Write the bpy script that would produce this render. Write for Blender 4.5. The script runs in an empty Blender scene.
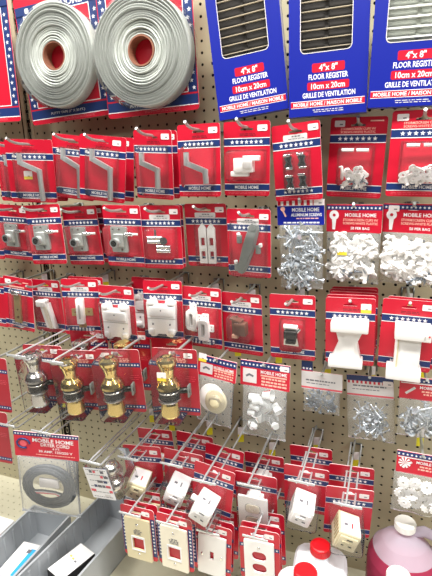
import bpy, bmesh, math, random
from mathutils import Vector, Matrix, Euler, noise

rnd = random.Random(7)
C = bpy.context.scene.collection
IN = 0.0254
DECK = 0.16            # height of the base shelf above the shop floor (m)
ROW0 = 36.15           # pegboard row where the base shelf meets the board
R = math.radians


def W(c, r, d):
    """pegboard column / row (inches) and distance from the board -> metres"""
    return Vector((c * IN, -d * IN, (ROW0 - r) * IN + DECK))


# ------------------------------------------------------------------ materials
def lin(h):
    h = h.lstrip('#')
    v = [int(h[i:i + 2], 16) / 255 for i in (0, 2, 4)]
    return [x / 12.92 if x <= .04045 else ((x + .055) / 1.055) ** 2.4 for x in v] + [1]


def mat(name, col, rough=.5, metal=0, var=0.06, scale=30, bump=0, spec=.5, coat=0):
    m = bpy.data.materials.new(name)
    m.use_nodes = True
    nt = m.node_tree
    b = nt.nodes['Principled BSDF']
    b.inputs['Roughness'].default_value = rough
    b.inputs['Metallic'].default_value = metal
    b.inputs['Specular IOR Level'].default_value = spec
    b.inputs['Coat Weight'].default_value = coat
    tc = nt.nodes.new('ShaderNodeTexCoord')
    nz = nt.nodes.new('ShaderNodeTexNoise')
    nz.inputs['Scale'].default_value = scale
    nz.inputs['Detail'].default_value = 3
    nt.links.new(tc.outputs['Object'], nz.inputs['Vector'])
    mx = nt.nodes.new('ShaderNodeMix')
    mx.data_type = 'RGBA'
    c = lin(col)
    mx.inputs[6].default_value = [x * (1 - var) for x in c[:3]] + [1]
    mx.inputs[7].default_value = [min(1, x * (1 + var)) for x in c[:3]] + [1]
    nt.links.new(nz.outputs['Fac'], mx.inputs[0])
    nt.links.new(mx.outputs[2], b.inputs['Base Color'])
    if bump:
        bp = nt.nodes.new('ShaderNodeBump')
        bp.inputs['Strength'].default_value = bump
        bp.inputs['Distance'].default_value = .001
        nt.links.new(nz.outputs['Fac'], bp.inputs['Height'])
        nt.links.new(bp.outputs['Normal'], b.inputs['Normal'])
    return m


def clear(name, tint='#ffffff', haze=.06, gloss=.25, rough=.12, bump=.0, scale=120, milk='#f2f4f4'):
    """thin clear plastic: mostly see-through, a little milky, with shine"""
    m = bpy.data.materials.new(name)
    m.use_nodes = True
    nt = m.node_tree
    nt.nodes.remove(nt.nodes['Principled BSDF'])
    out = nt.nodes['Material Output']
    tr = nt.nodes.new('ShaderNodeBsdfTransparent')
    tr.inputs[0].default_value = lin(tint)
    df = nt.nodes.new('ShaderNodeBsdfDiffuse')
    df.inputs[0].default_value = lin(milk)
    gl = nt.nodes.new('ShaderNodeBsdfGlossy')
    gl.inputs['Roughness'].default_value = rough
    m1 = nt.nodes.new('ShaderNodeMixShader')
    m1.inputs[0].default_value = haze
    m2 = nt.nodes.new('ShaderNodeMixShader')
    lw = nt.nodes.new('ShaderNodeLayerWeight')
    lw.inputs['Blend'].default_value = gloss
    nt.links.new(tr.outputs[0], m1.inputs[1])
    nt.links.new(df.outputs[0], m1.inputs[2])
    nt.links.new(lw.outputs['Fresnel'], m2.inputs[0])
    nt.links.new(m1.outputs[0], m2.inputs[1])
    nt.links.new(gl.outputs[0], m2.inputs[2])
    nt.links.new(m2.outputs[0], out.inputs['Surface'])
    if bump:
        tc = nt.nodes.new('ShaderNodeTexCoord')
        nz = nt.nodes.new('ShaderNodeTexNoise')
        nz.inputs['Scale'].default_value = scale
        nt.links.new(tc.outputs['Object'], nz.inputs['Vector'])
        bp = nt.nodes.new('ShaderNodeBump')
        bp.inputs['Strength'].default_value = bump
        bp.inputs['Distance'].default_value = .003
        nt.links.new(nz.outputs['Fac'], bp.inputs['Height'])
        for n in (gl, df, lw):
            nt.links.new(bp.outputs['Normal'], n.inputs['Normal'])
    return m


def jug_plastic(name, col):
    m = mat(name, col, .35, 0, .03, 10)
    b = m.node_tree.nodes['Principled BSDF']
    b.inputs['Subsurface Weight'].default_value = .25
    b.inputs['Subsurface Radius'].default_value = (.02, .02, .02)
    return m


M = {
    'red': mat('red_card', '#c4152f', .32, 0, .05, 25, coat=.15),
    'red2': mat('dark_red_card', '#a8172a', .32, 0, .05, 25, coat=.15),
    'redlt': mat('pale_red_print', '#e05a66', .4),
    'redink': mat('dark_red_ink', '#7c1020', .5),
    'navy': mat('navy_print', '#1c3268', .35, 0, .05, 25),
    'blue': mat('blue_carton', '#11208f', .32, 0, .05, 12, coat=.2),
    'white': mat('white_print', '#f0eeee', .45, 0, .02),
    'edge': mat('card_edge', '#f2c9c9', .6),
    'pale': mat('pale_label', '#d9d4d2', .5, 0, .04),
    'sticker': mat('price_sticker_paper', '#efe6e4', .5, 0, .03),
    'yellow': mat('yellow_sticker', '#e8cf3a', .5, 0, .04),
    'flagy': mat('yellow_tag', '#d8cf20', .5, 0, .05),
    'pink': mat('pink_ink', '#f3b8a8', .5),
    'black': mat('black_ink', '#1a1616', .5),
    'ink': mat('grey_ink', '#6a6a70', .5),
    'cyan': mat('cyan_print', '#2fa4d8', .45, 0, .03),
    'peg': mat('pegboard_paint', '#ada487', .48, 0, .05, 8, bump=.04),
    'pegback': mat('hollow_shade_sheet', '#14110d', .9),
    'peglight': mat('back_of_next_board', '#8f8668', .8),
    'deck': mat('shelf_paint', '#c9c4ac', .42, 0, .04, 6),
    'bin': mat('grey_bin_plastic', '#a9adb1', .42, 0, .06, 18),
    'alu': mat('cast_aluminium', '#cfd3d2', .3, .55, .10, 60, bump=.1),
    'zinc': mat('zinc_plate', '#b4b7b2', .36, .55, .15, 45, bump=.1),
    'dkzinc': mat('grey_casting', '#8a908c', .45, .35, .12, 60, bump=.15),
    'chrome': mat('bright_chrome', '#e6e6e8', .12, 1, .03, 40),
    'satin': mat('satin_nickel', '#d2d0cb', .18, 1, .04, 40),
    'steel': mat('wire_steel', '#d3d6d8', .25, .5, .05, 60),
    'dksteel': mat('bracket_steel', '#70716c', .4, .7, .10, 60),
    'brass': mat('polished_brass', '#e6cc84', .14, 1, .04, 40),
    'dkbrass': mat('aged_brass', '#b39a66', .3, .7, .08, 40),
    'dark': mat('dark_metal', '#3a3835', .22, .8, .1, 50),
    'wplas': mat('white_plastic', '#f6f3f0', .32, 0, .02, 40),
    'cream': mat('cream_plastic', '#ece4d0', .36, 0, .03, 40),
    'ivory': mat('ivory_plastic', '#d6caa6', .36, 0, .03, 40),
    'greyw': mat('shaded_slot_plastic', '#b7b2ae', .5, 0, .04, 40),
    'brown': mat('brown_plastic', '#6b4637', .38, 0, .08, 40),
    'peach': mat('peach_plastic', '#d8a58c', .4, 0, .05, 40),
    'screw': mat('screw_steel', '#ccd2d8', .22, .6, .12, 90),
    'dkscrew': mat('dark_screw_steel', '#8d949c', .3, .6, .15, 90),
    'cord': mat('grey_rubber_cord', '#2c3138', .45, 0, .08, 40),
    'coil': mat('putty_tape', '#bfc3bc', .4, 0, .05, 50, bump=.1),
    'core': mat('cardboard_core', '#8a5a44', .7, 0, .06, 40),
    'slat': mat('beige_louver', '#b5a890', .4, .2, .05, 30),
    'slatw': mat('white_louver', '#dedfd8', .4, 0, .03, 30),
    'regdark': mat('dark_register_back', '#2a2622', .6, 0, .1, 30),
    'regpale': mat('pale_register_back', '#9ca096', .5, 0, .08, 30),
    'jugw': jug_plastic('white_jug_plastic', '#eef0f4'),
    'cap_red': mat('red_cap_plastic', '#d2141e', .35, 0, .04, 40),
    'cap_white': mat('white_cap_plastic', '#f2efe8', .35, 0, .03, 40),
    'liquid': mat('pink_fluid', '#b8284e', .25, 0, .04, 10),
    'floor': mat('vinyl_floor', '#b7b1a6', .4, 0, .05, 3),
    'clear': clear('clear_blister', haze=.03, gloss=.12, rough=.08, bump=.12, scale=60),
    'bag': clear('clear_poly_bag', haze=.13, gloss=.1, rough=.14, bump=.3, scale=45),
    'hazybag': clear('hazy_poly_bag', haze=.17, gloss=.1, rough=.2, bump=.3, scale=45),
    'jugfull': clear('translucent_jug_over_fluid', '#e8708f', haze=.45, gloss=.08, rough=.2, milk='#cf5578'),
    'milky': clear('milky_clear_plastic', haze=.55, gloss=.2, rough=.2),
    'jugskin': clear('translucent_jug', '#e8dae6', haze=.5, milk='#dcd2e0', gloss=.08, rough=.2),
}
MATS = list(M)


# ------------------------------------------------------------- mesh collector
class MB:
    """collects shapes in inches; build() turns them into one mesh"""

    def __init__(s):
        s.v, s.f, s.m, s.sm = [], [], [], []

    def add(s, verts, faces, m, smooth=False, X=None):
        o = len(s.v)
        for p in verts:
            p = Vector(p)
            s.v.append(X @ p if X is not None else p)
        for f in faces:
            s.f.append([i + o for i in f])
            s.m.append(m)
            s.sm.append(smooth)
        return s

    def box(s, c, sz, m, X=None):
        x, y, z = c
        a, b, e = sz[0] / 2, sz[1] / 2, sz[2] / 2
        v = [(x + i * a, y + j * b, z + k * e) for k in (-1, 1) for j in (-1, 1) for i in (-1, 1)]
        return s.add(v, [(0, 2, 3, 1), (4, 5, 7, 6), (0, 1, 5, 4), (2, 6, 7, 3), (0, 4, 6, 2), (1, 3, 7, 5)], m, X=X)

    def rbox(s, c, sz, m, bev=.08, seg=2, X=None, smooth=True):
        bm = bmesh.new()
        bmesh.ops.create_cube(bm, size=1)
        bmesh.ops.scale(bm, vec=sz, verts=bm.verts)
        bmesh.ops.bevel(bm, geom=list(bm.edges), offset=min(bev, min(sz) * .45), segments=seg, affect='EDGES', profile=.5)
        bmesh.ops.translate(bm, vec=c, verts=bm.verts)
        s.bm(bm, m, smooth, X)
        return s

    def bm(s, bm, m, smooth=False, X=None):
        bm.verts.index_update()
        s.add([v.co.copy() for v in bm.verts], [[v.index for v in f.verts] for f in bm.faces], m, smooth, X)
        bm.free()

    def prism(s, pts, z0, z1, m, side=None, X=None, back=True):
        n = len(pts)
        v = [(x, y, z0) for x, y in pts] + [(x, y, z1) for x, y in pts]
        s.add(v, [list(range(n, 2 * n))] + ([list(range(n))[::-1]] if back else []), m, X=X)
        return s.add(v, [(i, (i + 1) % n, n + (i + 1) % n, n + i) for i in range(n)], side or m, X=X)

    def flat(s, pts, z, m, X=None):
        return s.add([(x, y, z) for x, y in pts], [list(range(len(pts)))], m, X=X)

    def rect(s, x0, y0, x1, y1, z, m):
        return s.flat([(x0, y0), (x1, y0), (x1, y1), (x0, y1)], z, m)

    def holed(s, outer, holes, z0, z1, m, side=None, X=None):
        """plate with real holes"""
        bm = bmesh.new()
        es = []
        for loop in [outer] + holes:
            vs = [bm.verts.new((x, y, 0)) for x, y in loop]
            es += [bm.edges.new((vs[i], vs[(i + 1) % len(vs)])) for i in range(len(vs))]
        bmesh.ops.triangle_fill(bm, use_beauty=True, edges=es, normal=(0, 0, 1))
        bm.verts.index_update()
        P = [v.co.copy() for v in bm.verts]
        F = [[v.index for v in f.verts] for f in bm.faces]
        F = [f if (P[f[1]] - P[f[0]]).cross(P[f[2]] - P[f[0]]).z > 0 else f[::-1] for f in F]
        bm.free()
        s.add([(p.x, p.y, z1) for p in P], F, m, X=X)
        s.add([(p.x, p.y, z0) for p in P], [f[::-1] for f in F], m, X=X)
        for k, loop in enumerate([outer] + holes):
            n = len(loop)
            v = [(x, y, z0) for x, y in loop] + [(x, y, z1) for x, y in loop]
            q = [(i, (i + 1) % n, n + (i + 1) % n, n + i) for i in range(n)]
            s.add(v, q if k == 0 else [f[::-1] for f in q], side or m, X=X)
        return s

    def tube(s, pts, r, m, n=8, closed=False, cap=True, X=None):
        P = [Vector(p) for p in pts]
        rings = []
        N = len(P)
        up = None
        for i, p in enumerate(P):
            a = P[(i - 1) % N] if (i or closed) else P[0]
            b = P[(i + 1) % N] if (i < N - 1 or closed) else P[-1]
            t = (b - a).normalized()
            if up is None:
                up = t.orthogonal().normalized()
            up = (up - t * up.dot(t)).normalized()
            w = t.cross(up)
            rr = r[i] if isinstance(r, (list, tuple)) else r
            rings.append([p + (up * math.cos(k * math.tau / n) + w * math.sin(k * math.tau / n)) * rr for k in range(n)])
        v = [q for g in rings for q in g]
        f = []
        for i in range(N if closed else N - 1):
            for k in range(n):
                a, b = i * n, ((i + 1) % N) * n
                f.append((a + k, a + (k + 1) % n, b + (k + 1) % n, b + k))
        s.add(v, f, m, True, X)
        if cap and not closed:
            s.add(v, [list(range(n))[::-1], [(N - 1) * n + k for k in range(n)]], m, False, X)
        return s

    def strip(s, pts, w, t, m, X=None):
        """flat bar (width w, thickness t) bent through pts in the xy plane"""
        P = [Vector((p[0], p[1])) for p in pts]
        z = [p[2] if len(p) > 2 else 0 for p in pts]
        L, Rr = [], []
        for i, p in enumerate(P):
            d = Vector((0, 0))
            if i:
                d += (p - P[i - 1]).normalized()
            if i < len(P) - 1:
                d += (P[i + 1] - p).normalized()
            d.normalize()
            nrm = Vector((-d.y, d.x))
            k = 1
            if 0 < i < len(P) - 1:
                k = 1 / max(.5, nrm.dot(Vector((-(P[i + 1] - p).normalized().y, (P[i + 1] - p).normalized().x))))
            L.append(p + nrm * w / 2 * k)
            Rr.append(p - nrm * w / 2 * k)
        v = []
        for i in range(len(P)):
            v += [(L[i].x, L[i].y, z[i]), (Rr[i].x, Rr[i].y, z[i]), (Rr[i].x, Rr[i].y, z[i] + t), (L[i].x, L[i].y, z[i] + t)]
        f = [(0, 1, 2, 3), tuple(len(v) - 4 + k for k in (3, 2, 1, 0))]
        for i in range(len(P) - 1):
            a, b = 4 * i, 4 * i + 4
            f += [(a + k, b + k, b + (k + 1) % 4, a + (k + 1) % 4) for k in range(4)]
        return s.add(v, f, m, X=X)

    def lathe(s, prof, m, n=24, X=None, mats=None):
        """profile [(radius, height)] turned about local y"""
        v = []
        for r, h in prof:
            v += [(r * math.cos(k * math.tau / n), h, r * math.sin(k * math.tau / n)) for k in range(n)]
        for i in range(len(prof) - 1):
            a, b = i * n, i * n + n
            s.add(v[a:a + 2 * n], [(k, n + k, n + (k + 1) % n, (k + 1) % n) for k in range(n)], mats[i] if mats else m, True, X)
        return s

    def cyl(s, a, b, r, m, n=14, X=None):
        return s.tube([a, b], r, m, n, X=X)

    def ball(s, c, r, m, X=None, sc=(1, 1, 1)):
        bm = bmesh.new()
        bmesh.ops.create_uvsphere(bm, u_segments=18, v_segments=12, radius=r)
        bmesh.ops.scale(bm, vec=sc, verts=bm.verts)
        bmesh.ops.translate(bm, vec=c, verts=bm.verts)
        s.bm(bm, m, True, X)
        return s

    def star(s, x, y, r, z, m):
        p = [(x + math.sin(k * math.pi / 5) * (r if k % 2 == 0 else r * .42), y + math.cos(k * math.pi / 5) * (r if k % 2 == 0 else r * .42)) for k in range(10)]
        return s.flat(p[::-1], z, m)

    def text(s, t, x, y, w, h, z, m, align='c', X=None):
        V, F = glyphs(t)
        xs = [p[0] for p in V]
        ys = [p[1] for p in V]
        W0, H0 = max(xs) - min(xs), max(ys) - min(ys)
        sx, sy = w / W0, h / H0
        ox = x - w / 2 if align == 'c' else x
        return s.add([(ox + (p[0] - min(xs)) * sx, y - h / 2 + (p[1] - min(ys)) * sy, z) for p in V], F, m, X=X)

    def build(s, name):
        me = bpy.data.meshes.new(name)
        me.from_pydata([v * IN for v in s.v], [], s.f)
        used = sorted(set(s.m), key=MATS.index)
        for k in used:
            me.materials.append(M[k])
        ix = {k: i for i, k in enumerate(used)}
        me.polygons.foreach_set('material_index', [ix[k] for k in s.m])
        me.polygons.foreach_set('use_smooth', s.sm)
        me.update()
        return me


_gl = {}


def glyphs(t):
    if t not in _gl:
        cu = bpy.data.curves.new('lettering', 'FONT')
        cu.body = t
        cu.resolution_u = 2
        cu.offset = .018
        o = bpy.data.objects.new('lettering', cu)
        C.objects.link(o)
        me = bpy.data.meshes.new_from_object(o.evaluated_get(bpy.context.evaluated_depsgraph_get()))
        _gl[t] = ([tuple(v.co) for v in me.vertices], [list(p.vertices) for p in me.polygons])
        bpy.data.objects.remove(o)
        bpy.data.curves.remove(cu)
        bpy.data.meshes.remove(me)
    return _gl[t]


def rrect(x0, y0, x1, y1, r, n=4):
    p = []
    for cx, cy, a in ((x1 - r, y1 - r, 0), (x0 + r, y1 - r, 90), (x0 + r, y0 + r, 180), (x1 - r, y0 + r, 270)):
        p += [(cx + r * math.cos(R(a + 90 * k / n)), cy + r * math.sin(R(a + 90 * k / n))) for k in range(n + 1)]
    return p


def circ(x, y, r, n=12):
    return [(x + r * math.cos(k * math.tau / n), y + r * math.sin(k * math.tau / n)) for k in range(n)]


# ------------------------------------------------------------------ objects
def pose_matrix(p):
    c, r, d, yaw, pit, rol = p
    rot = Matrix.Rotation(R(90), 4, 'X') @ Matrix.Rotation(R(yaw), 4, 'Y') @ Matrix.Rotation(R(pit), 4, 'X') @ Matrix.Rotation(R(rol), 4, 'Z')
    return Matrix.Translation(W(c, r, d)) @ rot


def root(name, label, cat, pose, group=None):
    o = bpy.data.objects.new(name, None)
    o.empty_display_size = .02
    C.objects.link(o)
    o.matrix_world = pose_matrix(pose) if isinstance(pose, (tuple, list)) else pose
    o['label'] = label
    o['category'] = cat
    if group:
        o['group'] = group
    return o


def part(me, name, parent, label=None, loc=None, rot=None, stuff=False):
    if isinstance(me, MB):
        me = me.build(name)
    o = bpy.data.objects.new(name, me)
    C.objects.link(o)
    o.parent = parent
    if loc is not None:
        o.location = [x * IN for x in loc]
    if rot is not None:
        o.rotation_euler = rot
    if label:
        o['label'] = label
    if stuff:
        o['kind'] = 'stuff'
    return o


_cache = {}


def cached(key, fn, *a, **k):
    if key not in _cache:
        _cache[key] = fn(*a, **k).build(key.split('|')[0])
    return _cache[key]


# ------------------------------------------------------ printed hanging cards
def slot(x, y, s=1.0):
    """sombrero shaped peg hole"""
    return [(x - .55 * s, y - .1 * s), (x + .55 * s, y - .1 * s), (x + .55 * s, y + .04 * s), (x + .25 * s, y + .08 * s),
            (x + .12 * s, y + .22 * s), (x - .12 * s, y + .22 * s), (x - .25 * s, y + .08 * s), (x - .55 * s, y + .04 * s)][::1]


def lines(b, x0, x1, ys, z, m, h=.05):
    """rows of print too small to read"""
    for y in ys:
        x = x0 + rnd.uniform(0, .15)
        while x < x1 - .1:
            w = min(rnd.uniform(.12, .4), x1 - x)
            b.rect(x, y - h / 2, x + w, y + h / 2, z, m)
            x += w + .07


def card_mb(w=4., h=6., bottom='text', patch=False, top='lines', red='red'):
    b = MB()
    hw, hh = w / 2, h / 2
    b.holed(rrect(-hw, -hh, hw, hh, .22), [slot(0, hh - .6)], -.03, .03, red, 'edge')
    z, z2 = .036, .042
    yb = hh - 1.62                                   # upper band of stars
    b.rect(-hw + .02, yb - .27, hw - .02, yb + .27, z, 'navy')
    for s in (-1, 1):
        b.rect(-hw + .02, yb + s * .3 - .03, hw - .02, yb + s * .3 + .03, z2, 'white')
    n = 7
    for k in range(n):
        b.star(-hw * .62 + k * hw * 1.24 / (n - 1), yb, .19, z2, 'white')
    yl = -hh + .72                                   # lower band
    b.rect(-hw + .02, yl - .24, hw - .02, yl + .24, z, 'navy')
    for s in (-1, 1):
        b.rect(-hw + .02, yl + s * .27 - .025, hw - .02, yl + s * .27 + .025, z2, 'white')
    if bottom == 'text':
        b.text('MOBILE HOME', 0, yl, 2.1, .27, z2, 'white')
    else:
        for k in range(n):
            b.star(-hw * .55 + k * hw * 1.1 / (n - 1), yl, .16, z2, 'white')
    lines(b, -hw + .3, hw - .3, (-hh + .3, -hh + .17), z, 'redlt', .05)
    if patch:
        b.flat(rrect(-1.05, hh - 1.28, .95, hh - .82, .1), z, 'pale')
        lines(b, -.35, .45, (hh - .98,), z2, 'ink', .09)
        lines(b, -.7, .7, (hh - 1.16,), z2, 'ink', .05)
    elif top == 'lines':
        lines(b, -.7, .8, (hh - .98, hh - 1.1), z, 'redink', .07)
    elif top == 'clips':
        b.text('STORM/SCREEN CLIPS W/', 0, hh - .88, 2.7, .17, z, 'pink')
        b.text('SCREWS-WHITE PLASTIC', 0, hh - 1.12, 2.7, .17, z, 'pink')
        b.rect(.9, hh - .36, 1.9, hh - .26, z, 'pink')
    elif top == 'heading':
        b.rect(-1.2, hh - 1.18, .9, hh - 1.0, z, 'pink')
        b.rect(.7, hh - .55, 1.5, hh - .45, z, 'pink')
    return b


def sticker_mb(w=.82, h=.48, yellow=False):
    b = MB()
    b.prism(rrect(-w / 2, -h / 2, w / 2, h / 2, .08), 0, .012, 'sticker')
    lines(b, -w * .15, w * .3, (-h * .12,), .014, 'ink', .09)
    if yellow:
        b.rect(-w / 2, -h / 2, w / 2, -h / 2 + h * .35, .015, 'yellow')
    return b


def blister_mb(w, h, d, bev=.3):
    b = MB()
    bm = bmesh.new()
    bmesh.ops.create_cube(bm, size=1)
    bmesh.ops.scale(bm, vec=(w, h, d), verts=bm.verts)
    bmesh.ops.translate(bm, vec=(0, 0, d / 2), verts=bm.verts)
    bmesh.ops.bevel(bm, geom=[e for e in bm.edges if max(v.co.z for v in e.verts) > d * .9], offset=min(bev, d * .8), segments=3, affect='EDGES', profile=.5)
    bmesh.ops.delete(bm, geom=[f for f in bm.faces if f.normal.z < -.9 and f.calc_center_median().z < .01], context='FACES')
    b.bm(bm, 'clear', True)
    # sealing flange
    f = .14
    for x0, y0, x1, y1 in ((-w / 2 - f, -h / 2 - f, w / 2 + f, -h / 2), (-w / 2 - f, h / 2, w / 2 + f, h / 2 + f), (-w / 2 - f, -h / 2, -w / 2, h / 2), (w / 2, -h / 2, w / 2 + f, h / 2)):
        b.rect(x0, y0, x1, y1, .02, 'clear')
    return b


# ----------------------------------------------------------- product shapes
def crank_mb(kind):
    p = {'long': [(-.85, 1.75), (-.85, .85), (.95, .1), (1.0, -2.75)],
         'mid': [(-.95, 1.05), (-1.0, .2), (.75, -.35), (.66, -2.0)],
         'short': [(-1.0, .72), (-1.0, -.2), (.8, -.85), (.85, -1.9)]}[kind]
    b = MB()
    z = .42
    b.cyl((*p[0], z), (p[1][0], p[1][1] - .1, z), .25, 'alu', 16)
    b.cyl((p[0][0], p[0][1] - .02, z), (p[0][0], p[0][1] + .04, z), .15, 'dark', 16)
    X = Matrix.Identity(4)
    b.strip([(p[1][0] - .1, p[1][1] + .06, .28), (p[2][0] + .12, p[2][1] - .06, .36)], .42, .34, 'alu')
    # grip: flat-sided bar
    x0, y0 = p[2]
    x1, y1 = p[3]
    b.tube([(x0, y0 + .12, .55), (x0 + (x1 - x0) * .3, y0 + (y1 - y0) * .3, .55), (x1, y1, .5)], [.28, .25, .27], 'alu', 8)
    return b


def lock_parts():
    b = MB()
    b.holed(rrect(-1.2, -1.5, .5, .98, .12), [circ(-.3, .72, .12, 10), circ(-.15, -1.25, .12, 10), circ(-.95, .72, .1, 10)], .1, .32, 'zinc')
    b.rbox((-.35, -.3, .42), (1.1, 1.3, .3), 'zinc', .1)
    boss = MB()
    boss.cyl((-.55, -.5, .4), (-.6, -.5, 1.0), .46, 'alu', 20)
    boss.cyl((-.6, -.5, 1.0), (-.6, -.5, 1.06), .3, 'dark', 16)
    bolt = MB()
    bolt.cyl((.45, .32, .45), (1.25, .34, .45), .2, 'chrome', 14)
    bolt.cyl((1.25, .34, .45), (1.7, .35, .45), .12, 'wplas', 12)
    return [('lock_plate', b), ('cylinder', boss), ('bolt', bolt)]


def catches_parts():
    out = []
    for k, (x, y, w) in enumerate(((-.5, -.15, 1.5), (.3, -1.0, 1.35))):
        b = MB()
        for s in (-1, 1):
            b.cyl((x - w / 2, y + s * .19, .35), (x + w / 2, y + s * .19, .35), .2, 'chrome', 16)
        b.rbox((x, y, .25), (w * .9, .5, .3), 'chrome', .06)
        out.append(('roller', b))
    b = MB().cyl((-.45, .1, .4), (-.42, .85, .4), .12, 'chrome', 12).cyl((.35, -.2, .3), (.4, -.2, .62), .36, 'chrome', 18)
    out.append(('catch_body', b))
    return out


def strips_parts():
    out = []
    for x in (-.32, .52):
        b = MB()
        o = [(x - .37, -2.6), (x + .37, -2.6), (x + .37, .75), (x, 1.25), (x - .37, .75)]
        b.holed(o, [rrect(x - .2, -.9, x + .2, -.1, .08), rrect(x - .2, -2.2, x + .2, -1.4, .08)], .1, .4, 'wplas')
        b.box((x, -1.15, .45), (.5, .1, .12), 'wplas')
        out.append(('latch_strip', b))
    return out


def hatch_parts():
    b = MB()
    ax = Vector((-.72, -2.6)), Vector((.68, 1.75))
    d = (ax[1] - ax[0])
    L = d.length
    d.normalize()
    n = Vector((-d.y, d.x))
    prof = [(0, .28), (.06, .42), (.2, .5), (.5, .58), (.75, .55), (.92, .5), (1, .32)]
    v = []
    for t, w in prof:
        c = ax[0] + d * L * t
        for s, zz in ((-1, .15), (-.7, .55), (.7, .55), (1, .15)):
            q = c + n * w * s
            v.append((q.x, q.y, zz))
    f = [(0, 1, 2, 3), (24, 27, 26, 25)]
    for i in range(6):
        f += [(4 * i + k, 4 * i + 4 + k, 4 * i + 4 + (k + 1) % 4, 4 * i + (k + 1) % 4) for k in range(4)]
    b.add(v, [g[::-1] for g in f], 'dkzinc')
    b.cyl((.6, 1.45, .5), (.6, 1.45, .62), .22, 'dkzinc', 14)
    out = [('handle', b)]
    for x, y, a, e in ((-.72, .3, -.78, .85), (.75, -.55, 1.2, 0), (-.95, -2.3, -1.1, -1.6)):
        g = MB().rbox(((x + a) / 2, (y + e) / 2 - .15, .35), (.45, .75, .35), 'dkzinc', .1)
        g.cyl((a, e - .12, .4), (a + .02, e + .08, .5), .17, 'wplas', 12)
        out.append(('mounting_lug', g))
    return out


def vinyl_slide_parts():
    a = MB().rbox((.65, .1, .75), (1.4, .42, .5), 'wplas', .06)
    b = MB().rbox((-.08, -.45, .5), (1.65, 1.15, .8), 'wplas', .08)
    b.rbox((.35, -.3, .95), (.8, .8, .3), 'wplas', .06)
    c = MB().rbox((-.48, -1.15, .35), (1.55, .42, .5), 'wplas', .06)
    return [('upper_tab', a), ('body', b), ('lower_tab', c)]


def clip_mb():
    b = MB()
    b.rbox((0, 0, .25), (.5, .85, .4), 'dark', .08)
    b.rbox((-.1, .5, .35), (.62, .2, .4), 'chrome', .06)
    b.rbox((.05, -.52, .35), (.62, .2, .4), 'chrome', .06)
    b.strip([(-.3, .35), (-.12, 0), (-.3, -.4)], .12, .5, 'chrome')
    b.strip([(.3, .35), (.18, 0), (.32, -.4)], .1, .5, 'chrome')
    return b


def hinge_strip_parts():
    b = MB()
    b.holed([(-.45, -2.1), (.45, -2.1), (.42, 1.3), (-.42, 1.3)], [circ(.05, -.6, .12), circ(.05, -1.5, .17)], .08, .3, 'dkbrass')
    c = MB().rbox((.02, 1.35, .4), (1.0, .45, .5), 'chrome', .12)
    return [('hinge_plate', b), ('clip', c)]


def corner_parts():
    b = MB()
    for k, m in ((0, 'wplas'), (1, 'cream'), (2, 'wplas')):
        x = -.75 + k * .45
        b.prism([(x, .5), (x + .4, .5), (x + 1.05, -2.4), (x + .65, -2.4)][::-1], .12, .5 + .12 * (k == 1), m)
    t = MB().rbox((-.35, .45, .5), (1.15, .75, .7), 'wplas', .12)
    t.rbox((.15, .75, .4), (.6, .35, .5), 'wplas', .1)
    return [('channel', b), ('end_cap', t)]


def side_latch_parts():
    b = MB().rbox((.05, -.3, .4), (.78, 2.7, .6), 'wplas', .1)
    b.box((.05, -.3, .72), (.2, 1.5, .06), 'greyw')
    out = [('slide_body', b)]
    for x, y, w, h in ((-.65, -.5, .75, .8), (.85, -.4, .85, .8), (.05, -1.9, .8, .45)):
        out.append(('brass_ear', MB().holed(rrect(x - w / 2, y - h / 2, x + w / 2, y + h / 2, .08), [circ(x, y, .1)], .1, .22, 'dkbrass')))
    return out


def panel_parts():
    b = MB()
    o = [(-1.05, 1.35), (-.55, 1.3), (-.45, .75), (.4, .75), (.5, 1.3), (1.0, 1.35), (1.45, .95), (1.45, .3), (1.4, -.6), (1.4, -1.9),
         (1.05, -2.45), (.55, -2.4), (.4, -2.15), (-.45, -2.15), (-.6, -2.4), (-1.1, -2.45), (-1.45, -1.9), (-1.45, -.6), (-1.5, .3), (-1.5, .95)]
    b.holed(o[::-1], [circ(-.95, -1.1, .06, 8), circ(.9, -1.1, .06, 8), circ(-.3, -.05, .05, 8), circ(.35, -.05, .05, 8)], .1, .6, 'wplas')
    t = MB().rbox((0, .1, .66), (2.5, 1.0, .16), 'wplas', .08)
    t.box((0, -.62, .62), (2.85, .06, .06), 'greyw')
    for x in (-.9, .85):
        t.cyl((x, -1.2, .6), (x, -1.2, .63), .09, 'ink', 8)
    t.cyl((0, .2, .72), (0, .2, .76), .07, 'ink', 8)
    c = MB()
    for x in (-1.05, 1.0):
        for y in (.95, -1.95):
            c.rbox((x, y, .6), (.7, .6, .4), 'wplas', .16)
    return [('back_plate', b), ('cover', t), ('corner_lugs', c)]


def ring_parts():
    out = []
    for x, y in ((-.95, -.2), (.28, -1.1)):
        b = MB()
        b.holed(rrect(x - .5, y - 1.0, x + .5, y + 1.0, .3), [rrect(x - .2, y - .65, x + .2, y + .65, .12)], .1, .62, 'wplas')
        b.box((x, y, .14), (.6, 1.5, .1), 'greyw')
        t = MB()
        t.holed(rrect(x - .25, y + .9, x + .45, y + 1.55, .08), [circ(x - .05, y + 1.3, .08, 8), circ(x + .25, y + 1.3, .08, 8)], .08, .2, 'wplas')
        t.holed(rrect(x + .45, y - .2, x + .95, y + .5, .08), [circ(x + .7, y, .08, 8), circ(x + .7, y + .3, .08, 8)], .08, .2, 'wplas')
        t.box((x + .1, y - 1.1, .14), (.6, .3, .1), 'wplas')
        out += [('pull_ring', b), ('mounting_tab', t)]
    return out


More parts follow.
